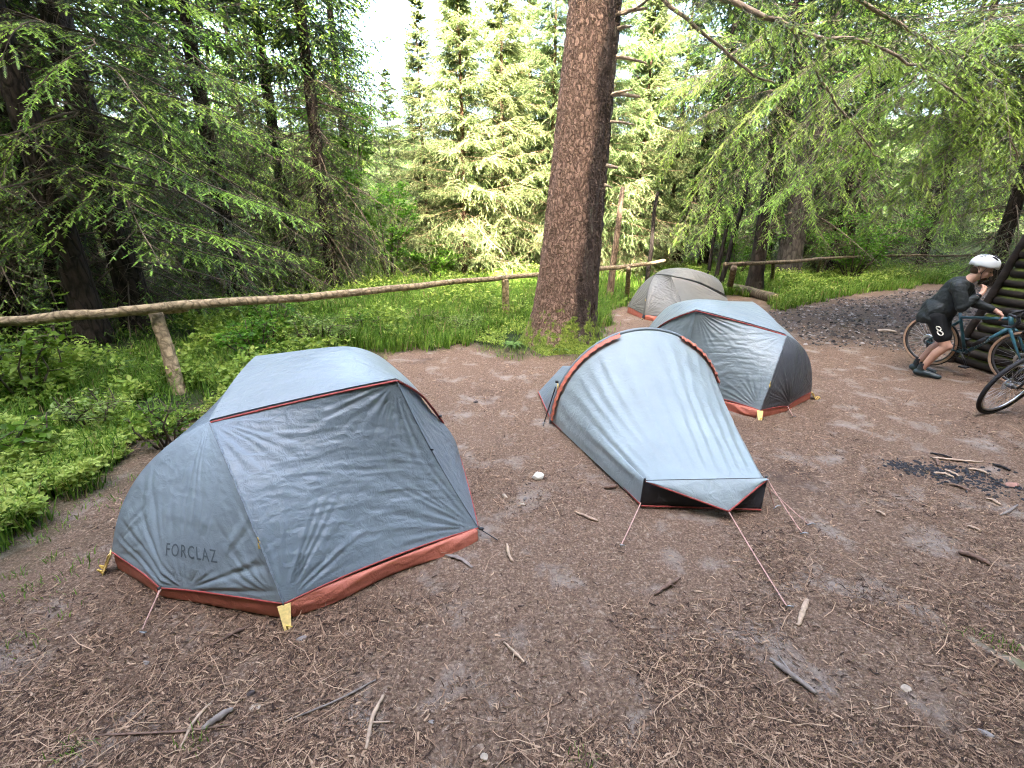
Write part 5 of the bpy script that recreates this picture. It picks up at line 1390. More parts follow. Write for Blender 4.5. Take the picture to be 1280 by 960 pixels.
def bicycle(label, loc, heading, lean, paint, tan, disc=.08, steer=0.0, marks=False):
    """local x forward, y to the left, z up; wheel centres at z .355"""
    e = empty('bicycle', loc, 0, label, 'bicycle', 'bicycles standing by the log shed')
    e.matrix_world = Matrix.Translation(Vector(loc)) @ Matrix.Rotation(heading, 4, 'Z') @ Matrix.Rotation(lean, 4, 'X')
    rz_, fz = (0, 0, .355), (1.03, 0, .355); bb = (.43, 0, .285); st = (.275, 0, .80); ht = (.80, 0, .83); hb = (.835, 0, .71)
    wheel(e, rz_, tan, disc); wheel(e, fz, tan, disc, steer=steer)
    mb = MB(); T = lambda a, b, r0, r1=None: mb.tube([a, tuple((Vector(a) + Vector(b)) / 2), b], [r0, (r0 + (r1 or r0)) / 2 * .97, r1 or r0], 12)
    T(bb, (hb[0] - .005, 0, hb[2] + .01), .024, .026); T((st[0] + .02, 0, st[2] - .06), (ht[0], 0, ht[2] - .015), .017, .021); T(bb, st, .019, .017); T((.79, 0, .86), hb, .024, .027)
    for s in (-1, 1):
        mb.tube([(.41, s * .03, .29), (.22, s * .055, .315), (0, s * .066, .355)], [.013, .011, .010], 10); mb.tube([(.305, s * .016, .70), (.16, s * .05, .54), (0, s * .066, .355)], [.010, .009, .010], 10)
    mb.build('frame', paint, e)
    mb = MB()
    for s in (-1, 1): mb.tube([(.838, s * .03, .70), (.868, s * .052, .66), (.95, s * .055, .50), (1.03, s * .058, .355)], [.016, .018, .014, .010], 10)
    mb.tube([(.838, -.04, .70), (.838, .04, .70)], .02, 10); mb.build('fork', paint, e)
    mb = MB(); mb.tube([st, (.245, 0, .93)], .0135, 10); mb.build('seatpost', M_BLACKP, e)
    mb = MB()
    prof = [(-.13, .068, .0), (-.10, .072, .006), (-.04, .058, .002), (.02, .034, 0), (.08, .022, .0), (.13, .014, -.008)]
    vs = []
    for x, hw, dz in prof:
        for k in range(10):
            a = 2 * math.pi * k / 10; vs.append((.235 + x, hw * math.cos(a), .955 + dz + (.022 if math.sin(a) > 0 else .03) * math.sin(a)))
    mb.add(vs, [(i * 10 + k, i * 10 + (k + 1) % 10, (i + 1) * 10 + (k + 1) % 10, (i + 1) * 10 + k) for i in range(5) for k in range(10)] + [tuple(range(10))[::-1], tuple(50 + k for k in range(10))]); mb.build('saddle', M_BLACK, e)
    mb = MB(); mb.tube([(.79, 0, .86), (.785, 0, .90), (.87, 0, .915)], [.017, .018, .016], 10); mb.build('stem', M_BLACKP, e)
    mb = MB()
    for s in (-1, 1): mb.tube(curve([(.87, 0, .915), (.872, s * .14, .918), (.89, s * .205, .915), (.955, s * .212, .905), (.985, s * .218, .85), (.95, s * .228, .79), (.86, s * .235, .785)], 30).tolist(), .0145, 8)
    mb.build('handlebar', M_BLACK, e)
    for s in (-1, 1):
        mb = MB(); mb.tube([(.965, s * .213, .905), (1.0, s * .213, .935), (1.012, s * .213, .965)], [.017, .018, .012], 8); mb.tube([(.995, s * .215, .915), (1.01, s * .22, .84), (.985, s * .225, .79)], [.007, .006, .004], 6); mb.build('brake_lever', M_BLACK, e)
    mb = MB(); torus(mb, .078, .006, 40, 6, .5); o = mb.build('chainring', M_BLACKP, e); o.location = (bb[0], -.045, bb[2])
    mb = MB(); mb.tube([(bb[0], -.06, bb[2]), (bb[0], .06, bb[2])], .018, 10); mb.tube([(bb[0], -.06, bb[2]), (bb[0] + .09, -.07, bb[2] - .145)], [.012, .009], 8); mb.tube([(bb[0], .06, bb[2]), (bb[0] - .09, .07, bb[2] + .145)], [.012, .009], 8)
    for s in (-1, 1): mb.tube([(bb[0] + s * .03, -.05, bb[2] + .02), (bb[0] - s * .055, -.05, bb[2] - .05)], .007, 6)
    mb.build('crank', M_BLACKP, e)
    for s in (-1, 1):
        mb = MB(); c = (bb[0] - s * .09, s * .115, bb[2] + s * .145); mb.box(c, (.085, .07, .018)); mb.build('pedal', M_BLACK, e, smooth=False)
    mb = MB(); mb.tube([(bb[0], -.045, bb[2] + .078), (.0, -.045, .355 + .05)], .0035, 5); mb.tube([(bb[0], -.045, bb[2] - .078), (.03, -.045, .23), (.0, -.045, .355 - .05)], .0035, 5); torus_c = None; mb.build('chain', M_GREYMETAL, e)
    mb = MB(); torus(mb, .048, .012, 28, 6, .9); o = mb.build('cassette', M_GREYMETAL, e); o.location = (0, -.04, .355)
    mb = MB(); mb.tube([(.0, -.055, .345), (.02, -.06, .29), (.035, -.055, .23)], [.012, .016, .010], 8); mb.build('derailleur', M_BLACKP, e)
    mb = MB(); mb.tube([(.50, 0, .405), (.63, 0, .53)], [.034, .034], 12); mb.tube([(.63, 0, .53), (.65, 0, .55)], [.026, .018], 10); b = mb.build('bottle', M_BLACK, e)
    if marks:
        mb = MB(); a = Vector((bb[0] + .10, 0, bb[2] + .105)); d = (Vector(hb) - Vector(bb)).normalized(); u = Vector((-d.z, 0, d.x))
        for k in range(7):
            p = a + d * (.032 * k) + Vector((0, -.0262, 0)); hgt = .013; w = .004
            mb.add([p - u * hgt, p - u * hgt + d * w, p + u * hgt + d * (w + .004), p + u * hgt + d * .004], [(0, 1, 2, 3)])
        mb.build('lettering', M_PRINT, e, smooth=False)
    return e
# teal bicycle: rear wheel towards the track, front wheel towards the camera
ra = G(1156, 456); fa = Vector((ra.x + .29, ra.y - .99, 0)); hd = math.atan2(fa.y - ra.y, fa.x - ra.x)
bicycle('teal gravel bicycle with tan walled tyres beside the standing cyclist', (ra.x, ra.y, gz1(ra.x, ra.y)), hd, R(7), M_TEAL, True, .09, marks=True)
fb_ = G(1234, 518); h2 = R(-172); bicycle('black bicycle showing only its black tyred front wheel', (fb_.x + 1.03, fb_.y + .14, gz1(fb_.x, fb_.y)), R(188), R(-16), M_BLACKP, False, .07, steer=R(6))

# ------------------------------------------------------------------ the cyclist
def remesh(o, vox, smooth=6):
    m = o.modifiers.new('remesh', 'REMESH'); m.mode = 'VOXEL'; m.voxel_size = vox; m.use_smooth_shade = True
    s = o.modifiers.new('smooth', 'SMOOTH'); s.iterations = smooth; s.factor = .5
    dg = bpy.context.evaluated_depsgraph_get(); me = bpy.data.meshes.new_from_object(o.evaluated_get(dg)); o.modifiers.clear(); old = o.data; mats = list(old.materials)
    o.data = me
    if not me.materials:
        for q in mats: me.materials.append(q)
    me.polygons.foreach_set('use_smooth', [True] * len(me.polygons)); return o

def cyclist():
    p = G(1147, 467); root = empty('person', (p.x, p.y, gz1(p.x, p.y)), 0, 'person in black jersey and white helmet bending over a bicycle, hand at the chin', 'person')
    root.rotation_euler = (0, 0, R(-47)); root.scale = (.95, .95, .95)          # local x = facing, -y = his right side (towards the camera)
    M_SKIN = simple('skin', (.50, .29, .21), .5, .35, var=.08, scale=12); M_JER = fabric('black_jersey', (.018, .022, .022), .6, .5, .25, 0); M_SHO = simple('black_shorts', (.014, .015, .017), .7, .2)
    M_HELM = simple('white_helmet', (.52, .54, .54), .3, .5, var=.03); M_SHOE = simple('dark_teal_shoe', (.025, .04, .045), .4, .4); M_HAIR = simple('brown_hair', (.07, .04, .025), .8, .2)
    b = MB(); C = b.capsule
    hipR, hipL = (.02, -.10, .84), (.05, .10, .85); knR, knL = (.21, -.13, .46), (.14, .14, .46); anR, anL = (.03, -.10, .085), (-.05, .16, .085)
    for hp, kn, an in ((hipR, knR, anR), (hipL, knL, anL)):
        C(hp, kn, .088, .058); calf = Vector(kn).lerp(Vector(an), .30) + Vector((-.025, 0, 0)); C(kn, tuple(calf), .054, .056); C(tuple(calf), an, .054, .036); b.ball(tuple(Vector(kn) + Vector((.018, 0, 0))), (.05, .05, .055))
        C(an, (an[0] + .14, an[1] - .006, .05), .03, .02)
    C((.02, 0, .87), (.08, 0, 1.02), .145, .135, 16); C((.07, 0, 1.02), (.155, 0, 1.21), .14, .14, 16); C((.155, -.13, 1.235), (.155, .13, 1.235), .085, .085)
    shR, shL = (.165, -.19, 1.235), (.165, .19, 1.235); elR, elL = (.245, -.235, 1.0), (.33, .27, 1.01); wrR, wrL = (.385, -.10, 1.18), (.56, .22, .94)
    for sh, el, wr in ((shR, elR, wrR), (shL, elL, wrL)):
        C(sh, el, .058, .044); m = Vector(el).lerp(Vector(wr), .35); C(el, tuple(m), .043, .043); C(tuple(m), wr, .042, .027)
    C((.185, 0, 1.265), (.265, 0, 1.375), .066, .06)                                   # neck
    hc = Vector((.315, 0, 1.45)); rot = Matrix.Rotation(R(14), 3, 'Y')
    def H(x, y, z): return tuple(hc + rot @ Vector((x, y, z)))
    b.ball(H(-.005, 0, .03), (.098, .076, .092), 18, 12, rot); b.ball(H(.03, 0, -.045), (.062, .056, .072), 16, 10, rot); b.ball(H(.055, 0, -.088), (.03, .032, .026), 10, 8, rot)
    C(H(.085, 0, .012), H(.108, 0, -.028), .011, .017); b.ball(H(.082, -.032, .022), (.02, .022, .010), 8, 6, rot); b.ball(H(.082, .032, .022), (.02, .022, .010), 8, 6, rot)
    b.ball(H(.088, 0, -.058), (.014, .024, .007), 8, 6, rot); b.ball(H(.086, 0, -.070), (.013, .02, .008), 8, 6, rot); b.ball(H(.06, -.042, -.022), (.03, .02, .026), 8, 6, rot); b.ball(H(.06, .042, -.022), (.03, .02, .026), 8, 6, rot)
    for s in (-1, 1): b.ball(H(-.012, s * .078, -.005), (.02, .010, .033), 10, 8, rot)
    # hands: palm, four unequal curled fingers, thumb
    def hand(wr, d, n, s):
        wr, d, n = Vector(wr), Vector(d).normalized(), Vector(n).normalized(); sd = d.cross(n).normalized() * s; n = sd.cross(d).normalized() * s
        pc = wr + d * .05
        C(tuple(wr), tuple(wr + d * .04), .025, .03); 
        for k, (o, l) in enumerate(((-.030, .072), (-.010, .082), (.010, .076), (.029, .060))):
            k0 = wr + d * .085 + sd * o; C(tuple(wr + d * .03 + sd * o * .7), tuple(k0), .0135, .0105)
            k1 = k0 + (d * .75 + n * .65) * l * .48; k2 = k1 + (d * .1 + n * 1.0) * l * .34; k3 = k2 + (-d * .55 + n * .75) * l * .26
            C(tuple(k0), tuple(k1), .0100, .0092, 8); C(tuple(k1), tuple(k2), .0092, .0086, 8); C(tuple(k2), tuple(k3), .0086, .0074, 8)
        t0 = wr + d * .03 - sd * .026; t1 = t0 + d * .035 - sd * .022 + n * .02; t2 = t1 + d * .028 + n * .022 + sd * .004
        C(tuple(t0), tuple(t1), .013, .0105, 8); C(tuple(t1), tuple(t2), .0105, .0085, 8)
    hand(wrR, (.10, .55, 1.0), (-.6, .5, -.1), 1); hand(wrL, (.8, -.1, -.55), (-.3, .0, -.9), -1)
    body = b.build('body', M_SKIN, root); remesh(body, .0065, 5)
    j = MB(); C = j.capsule
    C((.0, 0, .83), (.03, 0, .91), .165, .165, 18); C((.03, 0, .91), (.09, 0, 1.03), .165, .16, 18); C((.08, 0, 1.03), (.145, 0, 1.205), .163, .155, 18); C((.158, -.14, 1.24), (.158, .14, 1.24), .098, .098, 14); C((.168, 0, 1.265), (.20, 0, 1.30), .09, .072)
    for sh, el, wr, f in ((shR, elR, wrR, .62), (shL, elL, wrL, .75)):
        C(sh, el, .080, .064); C(el, tuple(Vector(el).lerp(Vector(wr), f)), .060, .048)
    C((.07, -.06, .84), (.14, -.07, .98), .10, .09); C((-.06, 0, .82), (-.02, 0, .95), .13, .14, 14)
    C((-.035, -.05, .80), (.02, -.05, .92), .155, .15, 16); C((-.035, .05, .80), (.02, .05, .92), .155, .15, 16); C((.05, 0, .80), (.09, 0, .95), .135, .13, 16)
    jo = j.build('jersey', M_JER, root); remesh(jo, .010, 6)
    me = jo.data; co = np.zeros(len(me.vertices) * 3, np.float32); no = np.zeros_like(co); me.vertices.foreach_get('co', co); me.vertices.foreach_get('normal', no); co = co.reshape(-1, 3); no = no.reshape(-1, 3)
    fo = fbm(co[:, 0] * 4 + co[:, 2] * 9, co[:, 1] * 5 + co[:, 2] * 3 - co[:, 0] * 6, 2.0, 91, 3) - .5
    co = co + no * (fo * .022)[:, None]; co[:, 2] = np.where(co[:, 2] < .74, .74 + (co[:, 2] - .74) * .1, co[:, 2]); me.vertices.foreach_set('co', co.ravel()); me.update()
    s_ = MB(); C = s_.capsule; C((.02, -.06, .83), (.02, .06, .83), .135, .135, 16)
    for hp, kn in ((hipR, knR), (hipL, knL)): C(hp, tuple(Vector(hp).lerp(Vector(kn), .66)), .115, .098, 14)
    so = s_.build('shorts', M_SHO, root); remesh(so, .010, 6)
    # white figure-eight mark on the near trouser leg
    mk = MB(); c = Vector(hipR).lerp(Vector(knR), .45) + Vector((.0, -.113, .0)); ax_ = (Vector(knR) - Vector(hipR)).normalized()
    for dz, rr_ in ((-.033, .026), (.03, .032)):
        cc = c + ax_ * dz; pts = []
        for k in range(17):
            a = 2 * math.pi * k / 16; pts.append(tuple(cc + ax_ * math.sin(a) * rr_ + Vector((math.cos(a) * rr_ * .85, .018 * math.cos(a) ** 2, 0))))
        mk.tube(pts, .008, 6, cap=False)
    m_ = mk.build('mark', M_WHITE, root); m_['label'] = 'white number-like mark on the shorts'
    for an in (anR, anL):
        sh = MB(); sh.capsule((an[0] - .035, an[1], .055), (an[0] + .09, an[1] - .006, .05), .047, .044); sh.capsule((an[0] + .09, an[1] - .006, .045), (an[0] + .20, an[1] - .012, .034), .043, .034); sh.capsule(an, (an[0], an[1], an[2] + .055), .045, .046)
        so2 = sh.build('shoe', M_SHOE, root); remesh(so2, .008, 3)
        sk = MB(); sk.tube([(an[0], an[1], .10), (an[0] + .012, an[1], .19)], [.045, .046], 14, cap=False); sk.build('sock', M_BLACK, root)
    # helmet with vents
    hm = MB(); nU, nV = 40, 14; vs = []; fs = []
    for i in range(nV):
        ph = (math.pi * .53) * i / (nV - 1)
        for k in range(nU):
            th = 2 * math.pi * k / nU; r = 1 + .0 * math.cos(th)
            x = .134 * math.sin(ph) * math.cos(th) + (.018 if math.cos(th) > 0 else -.012) * math.sin(ph); y = .106 * math.sin(ph) * math.sin(th); z = .128 * math.cos(ph)
            rib = abs(math.sin(y / .106 * 6.5)); dz = .010 * (rib > .55) * (math.sin(ph) ** .5)
            vs.append(H(x - .012, y, .062 + z * (1 + .0) + dz - (.016 if i == nV - 1 and math.cos(th) < -.2 else 0)))
    for i in range(nV - 1):
        for k in range(nU): fs.append((i * nU + k, i * nU + (k + 1) % nU, (i + 1) * nU + (k + 1) % nU, (i + 1) * nU + k))
    hm.add(vs, fs); ho = hm.build('helmet', M_HELM, root); sol = ho.modifiers.new('thickness', 'SOLIDIFY'); sol.thickness = .014; sol.offset = 1
    for y in (-.052, -.018, .018, .052):
        for x0, x1 in ((-.10, -.03), (.01, .085)):
            vv = MB(); pts = [];
            for f in (0, .33, .66, 1):
                x = x0 + (x1 - x0) * f; zz = .128 * math.sqrt(max(0, 1 - (x / .150) ** 2 - (y / .106) ** 2)); pts.append(H(x, y, (.062 + zz + .006)))
            vv.tube(pts, [.004, .012, .012, .004], 8, flat=.8); vv.build('vent', M_BLACK, ho)
    for s in (-1, 1):
        st = MB(); st.tube([H(.03, s * .086, .06), H(.015, s * .078, -.03), H(.04, s * .03, -.112)], .006, 6, flat=.5); st.tube([H(-.06, s * .086, .05), H(.012, s * .080, -.03)], .005, 6, flat=.5); st.build('strap', M_BLACK, ho)
    hr = MB(); hr.ball(H(-.055, 0, -.012), (.058, .078, .055), 14, 8, rot); hr.build('hair', M_HAIR, root)
    bd = MB(); bd.ball(H(.050, 0, -.082), (.043, .042, .036), 12, 8, rot); bd.build('beard', M_HAIR, root)
    for s in (-1, 1):
        ey = MB(); ey.ball(H(.083, s * .03, .008), (.011, .012, .008), 8, 6, rot); ey.build('eye', M_BLACK, root)
    wt = MB(); w = Vector(wrR).lerp(Vector(elR), .18); d = (Vector(wrR) - Vector(elR)).normalized(); wt.tube([tuple(w - d * .014), tuple(w + d * .014)], .034, 14); wt.build('wristband', M_BLACK, root)
cyclist()

# ------------------------------------------------------------------ stones, sticks, log on the bare soil
def stone_mat(name, c, v=.25): return simple(name, c, .85, .2, var=v, scale=18, bump=.6)
M_ST_W, M_ST_G, M_ST_D, M_ST_R, M_ST_P = stone_mat('pale_stone', (.62, .58, .50)), stone_mat('grey_stone', (.22, .19, .17)), stone_mat('dark_stone', (.075, .058, .052)), stone_mat('reddish_stone', (.30, .16, .12)), stone_mat('buff_stone', (.36, .29, .22))
def stone(px, py, sx, sy, sz, mat, label, seed, rz=0.0, cat='stone'):
    p = G(px, py); r = np.random.default_rng(seed); mb = MB(); mb.ball((0, 0, 0), 1.0, 16, 10); V = np.array(mb.v)
    planes = norm(r.normal(size=(11, 3))); dd = .62 + .3 * r.random(11)
    for n_, d_ in zip(planes, dd):
        k = V @ n_ - d_; V = V - np.clip(k, 0, None)[:, None] * n_
    V = V * (1 + .10 * (fbm(V[:, 0] + 5, V[:, 1] + V[:, 2] + 5, 2.2, seed, 3) - .5))[:, None]
    c, s = math.cos(rz), math.sin(rz); V = V * np.array([sx, sy, sz]) / 2
    V = np.stack([V[:, 0] * c - V[:, 1] * s, V[:, 0] * s + V[:, 1] * c, V[:, 2]], 1); mb.v = [tuple(q) for q in V]
    o = mb.build('stone', mat, None, smooth=False); o.location = (p.x, p.y, gz1(p.x, p.y) + sz * .22); tag(o, label, cat, 'stones lying on the bare soil')
stone(672, 597, .115, .085, .07, M_ST_W, 'pale white stone lying alone between the two front tents', 1, .4)
stone(377, 797, .05, .028, .02, M_ST_G, 'small flat grey stone at the yellow corner strap', 2, .3)
stone(314, 869, .038, .025, .022, M_ST_D, 'small dark stone just above a pale one', 3, .4)
stone(319, 886, .045, .038, .008, M_ST_P, 'flat pale chip of stone next to a small dark stone', 4, .2)
stone(656, 625, .04, .022, .03, M_ST_G, 'upright brown stone below the white stone', 5, 1.0)
stone(631, 621, .07, .03, .03, M_ST_P, 'long buff stone near the tip of the red floor', 6, -.9)
stone(653, 631, .045, .03, .02, M_ST_P, 'small buff stone beside the upright brown one', 7, -.5)
stone(1106, 415, .36, .20, .06, M_ST_P, 'flat buff stone at the edge of the gravel track', 8, -.35)
stone(1132, 861, .045, .035, .02, M_ST_P, 'rounded yellowish stone in the soil near a long grey stick', 9, .2)
stone(1266, 607, .14, .07, .03, M_ST_R, 'reddish slab at the end of the burnt patch', 10, .3)
stone(605, 950, .035, .03, .02, M_ST_P, 'pebble at the lower edge of the picture', 11, .2)
stone(540, 905, .03, .02, .01, M_ST_G, 'tiny grey pebble on the dusty patch', 12)
stone(595, 503, .07, .05, .03, M_ST_D, 'dark stone between the large tent and the big trunk', 13, .6)
stone(1130, 418, .18, .1, .05, M_ST_G, 'grey stone beside the flat buff one', 14, .1)
stone(1232, 918, .06, .03, .02, M_ST_G, 'grey stone among needles near the lower corner', 15, -.7)
stone(183, 828, .04, .02, .012, M_ST_G, 'grey pebble beneath the guy line of the large tent', 16, -.4)

M_STK = [simple('pale_stick', (.36, .26, .18), .85, .15, var=.3, scale=30, bump=.4), simple('brown_stick', (.15, .095, .07), .9, .15, var=.4, scale=30, bump=.4), simple('grey_stick', (.20, .165, .14), .9, .15, var=.3, scale=30, bump=.4), simple('charred_stick', (.016, .015, .015), .8, .2, var=.4, scale=30, bump=.4)]
def stick(pix, r, mi, label, name='stick', cat='stick', fork=None, flat=1.0, grp='sticks lying on the bare soil'):
    pts = [G(*q) for q in pix]; c0 = sum(pts, Vector()) / len(pts); z = gz1(c0.x, c0.y); mb = MB()
    c = curve([V3(q) - V3(c0) for q in pts], 12); c[:, 2] = r * .9 * flat + np.sin(np.linspace(0, 3.1, 12)) * .008; c = c + nr.normal(0, r * .14, c.shape)
    mb.tube([tuple(q) for q in c], [r * (.55 + .55 * math.sin(math.pi * (.12 + .76 * k / 11))) * (1 + .2 * rng.uniform(-1, 1)) for k in range(12)], 7, flat=flat, up=(0, 0, 1))
    if fork:
        f = V3(G(*fork)) - V3(c0); f[2] = r; mb.tube([tuple(c[6]), tuple(f)], [r * .6, r * .3], 6)
    o = mb.build(name, M_STK[mi]); o.location = (c0.x, c0.y, z); tag(o, label, cat, grp)
stick([(1009, 750), (1004, 765), (997, 783)], .013, 0, 'short pale piece of bark near the end of the long guy line', flat=.5)
stick([(963, 826), (985, 845), (1020, 870)], .011, 2, 'straight grey stick pointing at the lower corner', fork=(972, 822))
stick([(818, 746), (834, 735), (850, 724)], .009, 1, 'dark twig below the flap of the arched tent', fork=(846, 735))
stick([(1197, 694), (1215, 700), (1237, 709)], .014, 1, 'reddish brown stick below the burnt patch')
stick([(263, 806), (285, 795), (312, 781)], .008, 1, 'brown stick under the foot end of the large tent', fork=(300, 796))
stick([(226, 938), (245, 905), (264, 882)], .006, 0, 'thin pale stick near the grass tuft')
stick([(255, 915), (275, 902), (292, 890)], .013, 2, 'thick grey root piece beside the small dark stone')
stick([(634, 682), (636, 695), (640, 703)], .009, 0, 'curled pale root near the tip of the red floor')
stick([(556, 694), (575, 700), (590, 710)], .012, 2, 'grey flat piece of bark by the red floor', flat=.4)
stick([(352, 904), (420, 878), (470, 850)], .0045, 2, 'long thin twig across the foreground needles')
stick([(120, 922), (230, 918), (310, 905)], .0045, 1, 'thin brown twig lying level with the lower edge')
stick([(720, 641), (735, 648), (748, 652)], .009, 0, 'pale splinter in front of the arched tent')
stick([(755, 610), (763, 611), (772, 608)], .012, 1, 'stub of brown wood near the hem of the arched tent')
stick([(480, 872), (465, 905), (458, 940)], .008, 0, 'pale forked twig in the dusty soil', fork=(492, 905))
stick([(630, 805), (642, 818), (655, 830)], .006, 0, 'small pale twig in the middle of the bare soil', fork=(640, 832))
for i, (pix, r, mi, lab) in enumerate([
    ([(1165, 572), (1195, 576), (1228, 578)], .012, 0, 'long pale stick along the upper side of the burnt patch'), ([(1167, 591), (1180, 593), (1193, 597)], .013, 0, 'whitest chip lying on the black ash'),
    ([(1182, 587), (1190, 591), (1199, 595)], .012, 0, 'short buff chip on the black ash'), ([(1210, 586), (1222, 589), (1236, 593)], .013, 0, 'buff chip at the far side of the black ash'),
    ([(1186, 605), (1200, 609), (1213, 614)], .014, 1, 'reddish stick along the lower side of the burnt patch'), ([(1232, 624), (1241, 628), (1250, 633)], .013, 0, 'pale chip just off the burnt patch'),
    ([(1163, 566), (1175, 569), (1190, 572)], .011, 3, 'charred stick above the burnt patch'), ([(1240, 582), (1250, 585), (1262, 590)], .014, 3, 'charred end of wood at the outer side of the fire'),
    ([(1171, 573), (1172, 578), (1173, 582)], .011, 1, 'short upright looking stub beside the ash'), ([(1207, 660), (1217, 664), (1226, 667)], .011, 0, 'pale splinter between the fire and the reddish stick'),
    ([(1095, 641), (1100, 644), (1106, 647)], .010, 0, 'small pale chip on the open soil before the fire'), ([(1250, 645), (1262, 640), (1272, 632)], .008, 2, 'crooked grey twig at the picture edge by the fire')]):
    stick(pix, r, mi, lab, 'wood_chip' if 'chip' in lab or 'splinter' in lab else 'stick', 'wood chip' if 'chip' in lab or 'splinter' in lab else 'stick', flat=.6, grp='wood round the burnt patch')

# black ash and charcoal crumbs of the old fire
def ash():
    n = 650; a, b = G(1120, 580), G(1262, 606); t = nr.random(n); x = a.x + (b.x - a.x) * t + nr.normal(0, .11, n) * (.5 + t); y = a.y + (b.y - a.y) * t + nr.normal(0, .11, n) * (.4 + 1.1 * t)
    V, F = [], []; z = gz(x, y)
    s = .005 + .013 * nr.random(n) ** 2; th = nr.random(n) * 6.28
    base = np.stack([x, y, z + .002], 1); e1 = np.stack([np.cos(th), np.sin(th), .2 * nr.normal(size=n)], 1) * s[:, None]; e2 = np.stack([-np.sin(th), np.cos(th), .2 * nr.normal(size=n)], 1) * (s * .6)[:, None]; up = np.zeros((n, 3)); up[:, 2] = s * .7
    V = np.stack([base - e1 - e2, base + e1 - e2, base + e1 + e2, base - e1 + e2, base + up - e1 * .6 - e2 * .5, base + up + e1 * .5 - e2 * .6, base + up + e1 * .6 + e2 * .5, base + up - e1 * .5 + e2 * .6], 1).reshape(-1, 3)
    k = np.arange(n)[:, None] * 8; F = np.concatenate([k + np.array(q) for q in ((4, 5, 6, 7), (0, 1, 5, 4), (1, 2, 6, 5), (2, 3, 7, 6), (3, 0, 4, 7))])
    o = link_mesh('charcoal', np_mesh('charcoal', V, [F]), None, [simple('charcoal_black', (.014, .014, .016), .7, .3, var=.6, scale=60)]); tag(o, 'black charcoal crumbs of an old camp fire', 'charcoal', kind='stuff')
ash()

def lying_log():
    a, b = G(910, 363), G(968, 379); a, b = Vector((a.x, a.y, .13)), Vector((b.x, b.y, .12)); c = (a + b) / 2
    root = empty('log', (c.x, c.y, gz1(c.x, c.y)), 0, 'short grey log lying on the soil behind the tents', 'log')
    rough_pole('bark', [a, (a + b) / 2 + Vector((.02, 0, 0)), b], .125, M_POLE_DARK, root, (c.x, c.y, 0), n=24, wig=.012, nside=16)
    d = (b - a).normalized(); mb = MB(); mb.tube([tuple(b - c + d * .0 + Vector((0, 0, c.z))), tuple(b - c + d * .012 + Vector((0, 0, c.z)))], [.118, .112], 18); mb.build('cut_face', M_CUT, root)
lying_log()

def root_in_soil():
    pts = [G(*q) for q in ((1040, 706), (1085, 728), (1130, 752), (1180, 775), (1210, 795), (1245, 818), (1290, 836))]
    c0 = pts[3]; c = curve([V3(q) - V3(c0) for q in pts], 60); n = len(c); c[:, 2] = -.022 + .014 * vnoise(np.linspace(0, 9, n), 1 + 0 * c[:, 0], 1, 4)
    t = np.linspace(0, 1, n); rad = [.022 + .03 * max(0, a - .45) * 1.6 for a in t]
    tm = NT('mossy_root'); v = tm.coord(); n_ = tm.noise(v, 22, 6); col = tm.ramp(n_, [(.3, (.11, .085, .065)), (.7, (.22, .17, .13))])
    sx = tm.n('SeparateXYZ'); tm.l(v, sx.inputs[0]); k = tm.math('MINIMUM', tm.math('MAXIMUM', tm.math('MULTIPLY_ADD', tm.math('ADD', sx.outputs[0], tm.math('MULTIPLY', tm.noise(v, 8), .25)), 5.0, -.75), 0), .9)
    col = tm.mixc(k, col, tm.ramp(tm.noise(v, 40), [(.3, (.05, .07, .02)), (.7, (.15, .17, .05))]))
    mb = MB(); mb.tube([tuple(q) for q in c], rad, 12, flat=.6, up=(0, 0, 1)); o = mb.build('tree_root', tm.finish(tm.principled(col, .9, .15, tm.bump(n_, .7, .01)))); o.location = (c0.x, c0.y, gz1(c0.x, c0.y)); tag(o, 'half buried pale root with a mossy green end', 'root')
root_in_soil()
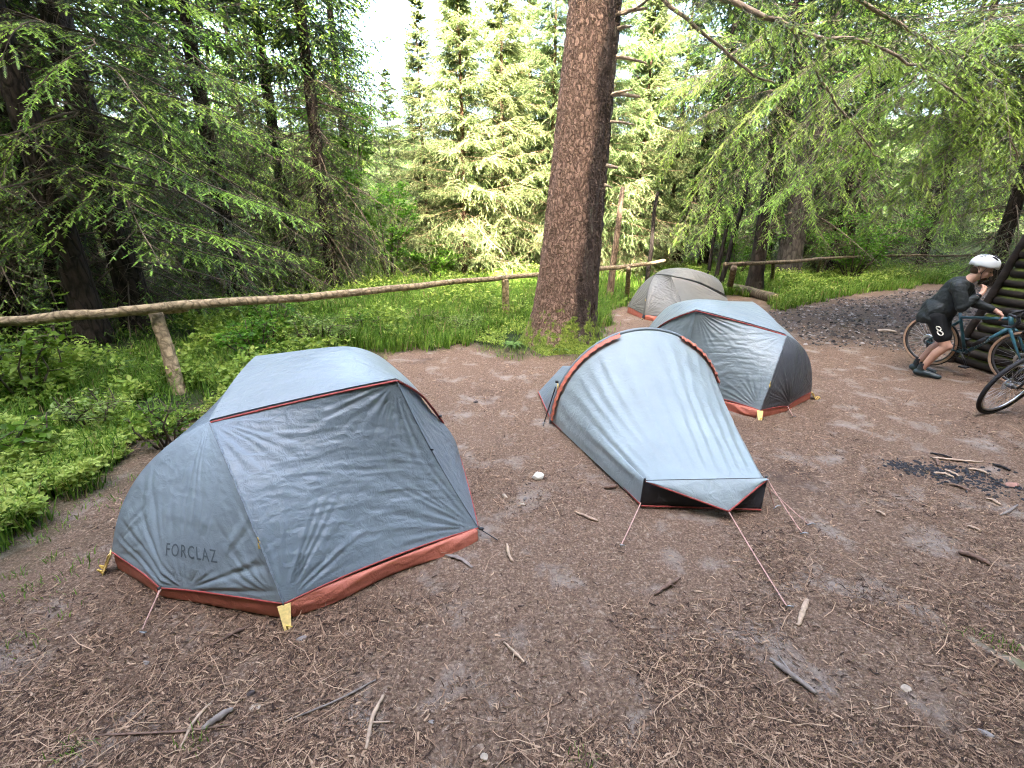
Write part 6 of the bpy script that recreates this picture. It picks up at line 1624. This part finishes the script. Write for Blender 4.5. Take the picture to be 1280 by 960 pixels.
# ------------------------------------------------------------------ light, sky, camera
def setup():
    w = bpy.data.worlds.new('World'); scene.world = w; w.use_nodes = True
    nt = w.node_tree; nt.nodes.clear()
    out = nt.nodes.new('ShaderNodeOutputWorld'); bg = nt.nodes.new('ShaderNodeBackground'); sk = nt.nodes.new('ShaderNodeTexSky')
    sk.sky_type = 'NISHITA'; sk.sun_disc = False
    s = Vector((-.08, -1, 0)).normalized(); el = R(40)
    sk.sun_elevation = el; sk.sun_rotation = math.atan2(s.x, s.y)
    sk.air_density = 1.0; sk.dust_density = 9.0; sk.ozone_density = 1.0
    bg.inputs['Strength'].default_value = .15
    nt.links.new(sk.outputs[0], bg.inputs[0]); nt.links.new(bg.outputs[0], out.inputs[0])
    L = bpy.data.lights.new('sun', 'SUN'); L.energy = SUN_E; L.angle = R(.6); L.color = (1, .93, .82)
    o = bpy.data.objects.new('sun', L); COL.objects.link(o)
    d = -(s * math.cos(el) + Vector((0, 0, math.sin(el))))
    o.rotation_euler = d.to_track_quat('-Z', 'Y').to_euler()
    cam = bpy.data.cameras.new('camera'); co = bpy.data.objects.new('camera', cam); COL.objects.link(co)
    co.location = (0, 0, CAM_H); co.rotation_euler = (math.pi / 2 - PITCH, 0, 0)
    cam.sensor_width = 36; cam.lens = 36 * FPX / 1280; cam.clip_start = .05; cam.clip_end = 600
    scene.camera = co
    vs = scene.view_settings; vs.view_transform = 'Standard'; vs.look = 'None'; vs.gamma = 1; vs.use_curve_mapping = False; vs.exposure = EXPO
    scene.render.engine = 'CYCLES'; c = scene.cycles
    c.use_denoising = True; c.pixel_filter_type = 'BLACKMAN_HARRIS'; c.filter_width = 1.1; c.max_bounces = 4; c.diffuse_bounces = 2; c.adaptive_threshold = .02; c.transmission_bounces = 5; c.transparent_max_bounces = 6; c.caustics_reflective = False; c.caustics_refractive = False
    try: c.denoiser = 'OPENIMAGEDENOISE'; c.denoising_prefilter = 'NONE'
    except Exception: pass
SUN_E, EXPO = 3.0, 4.8
setup()
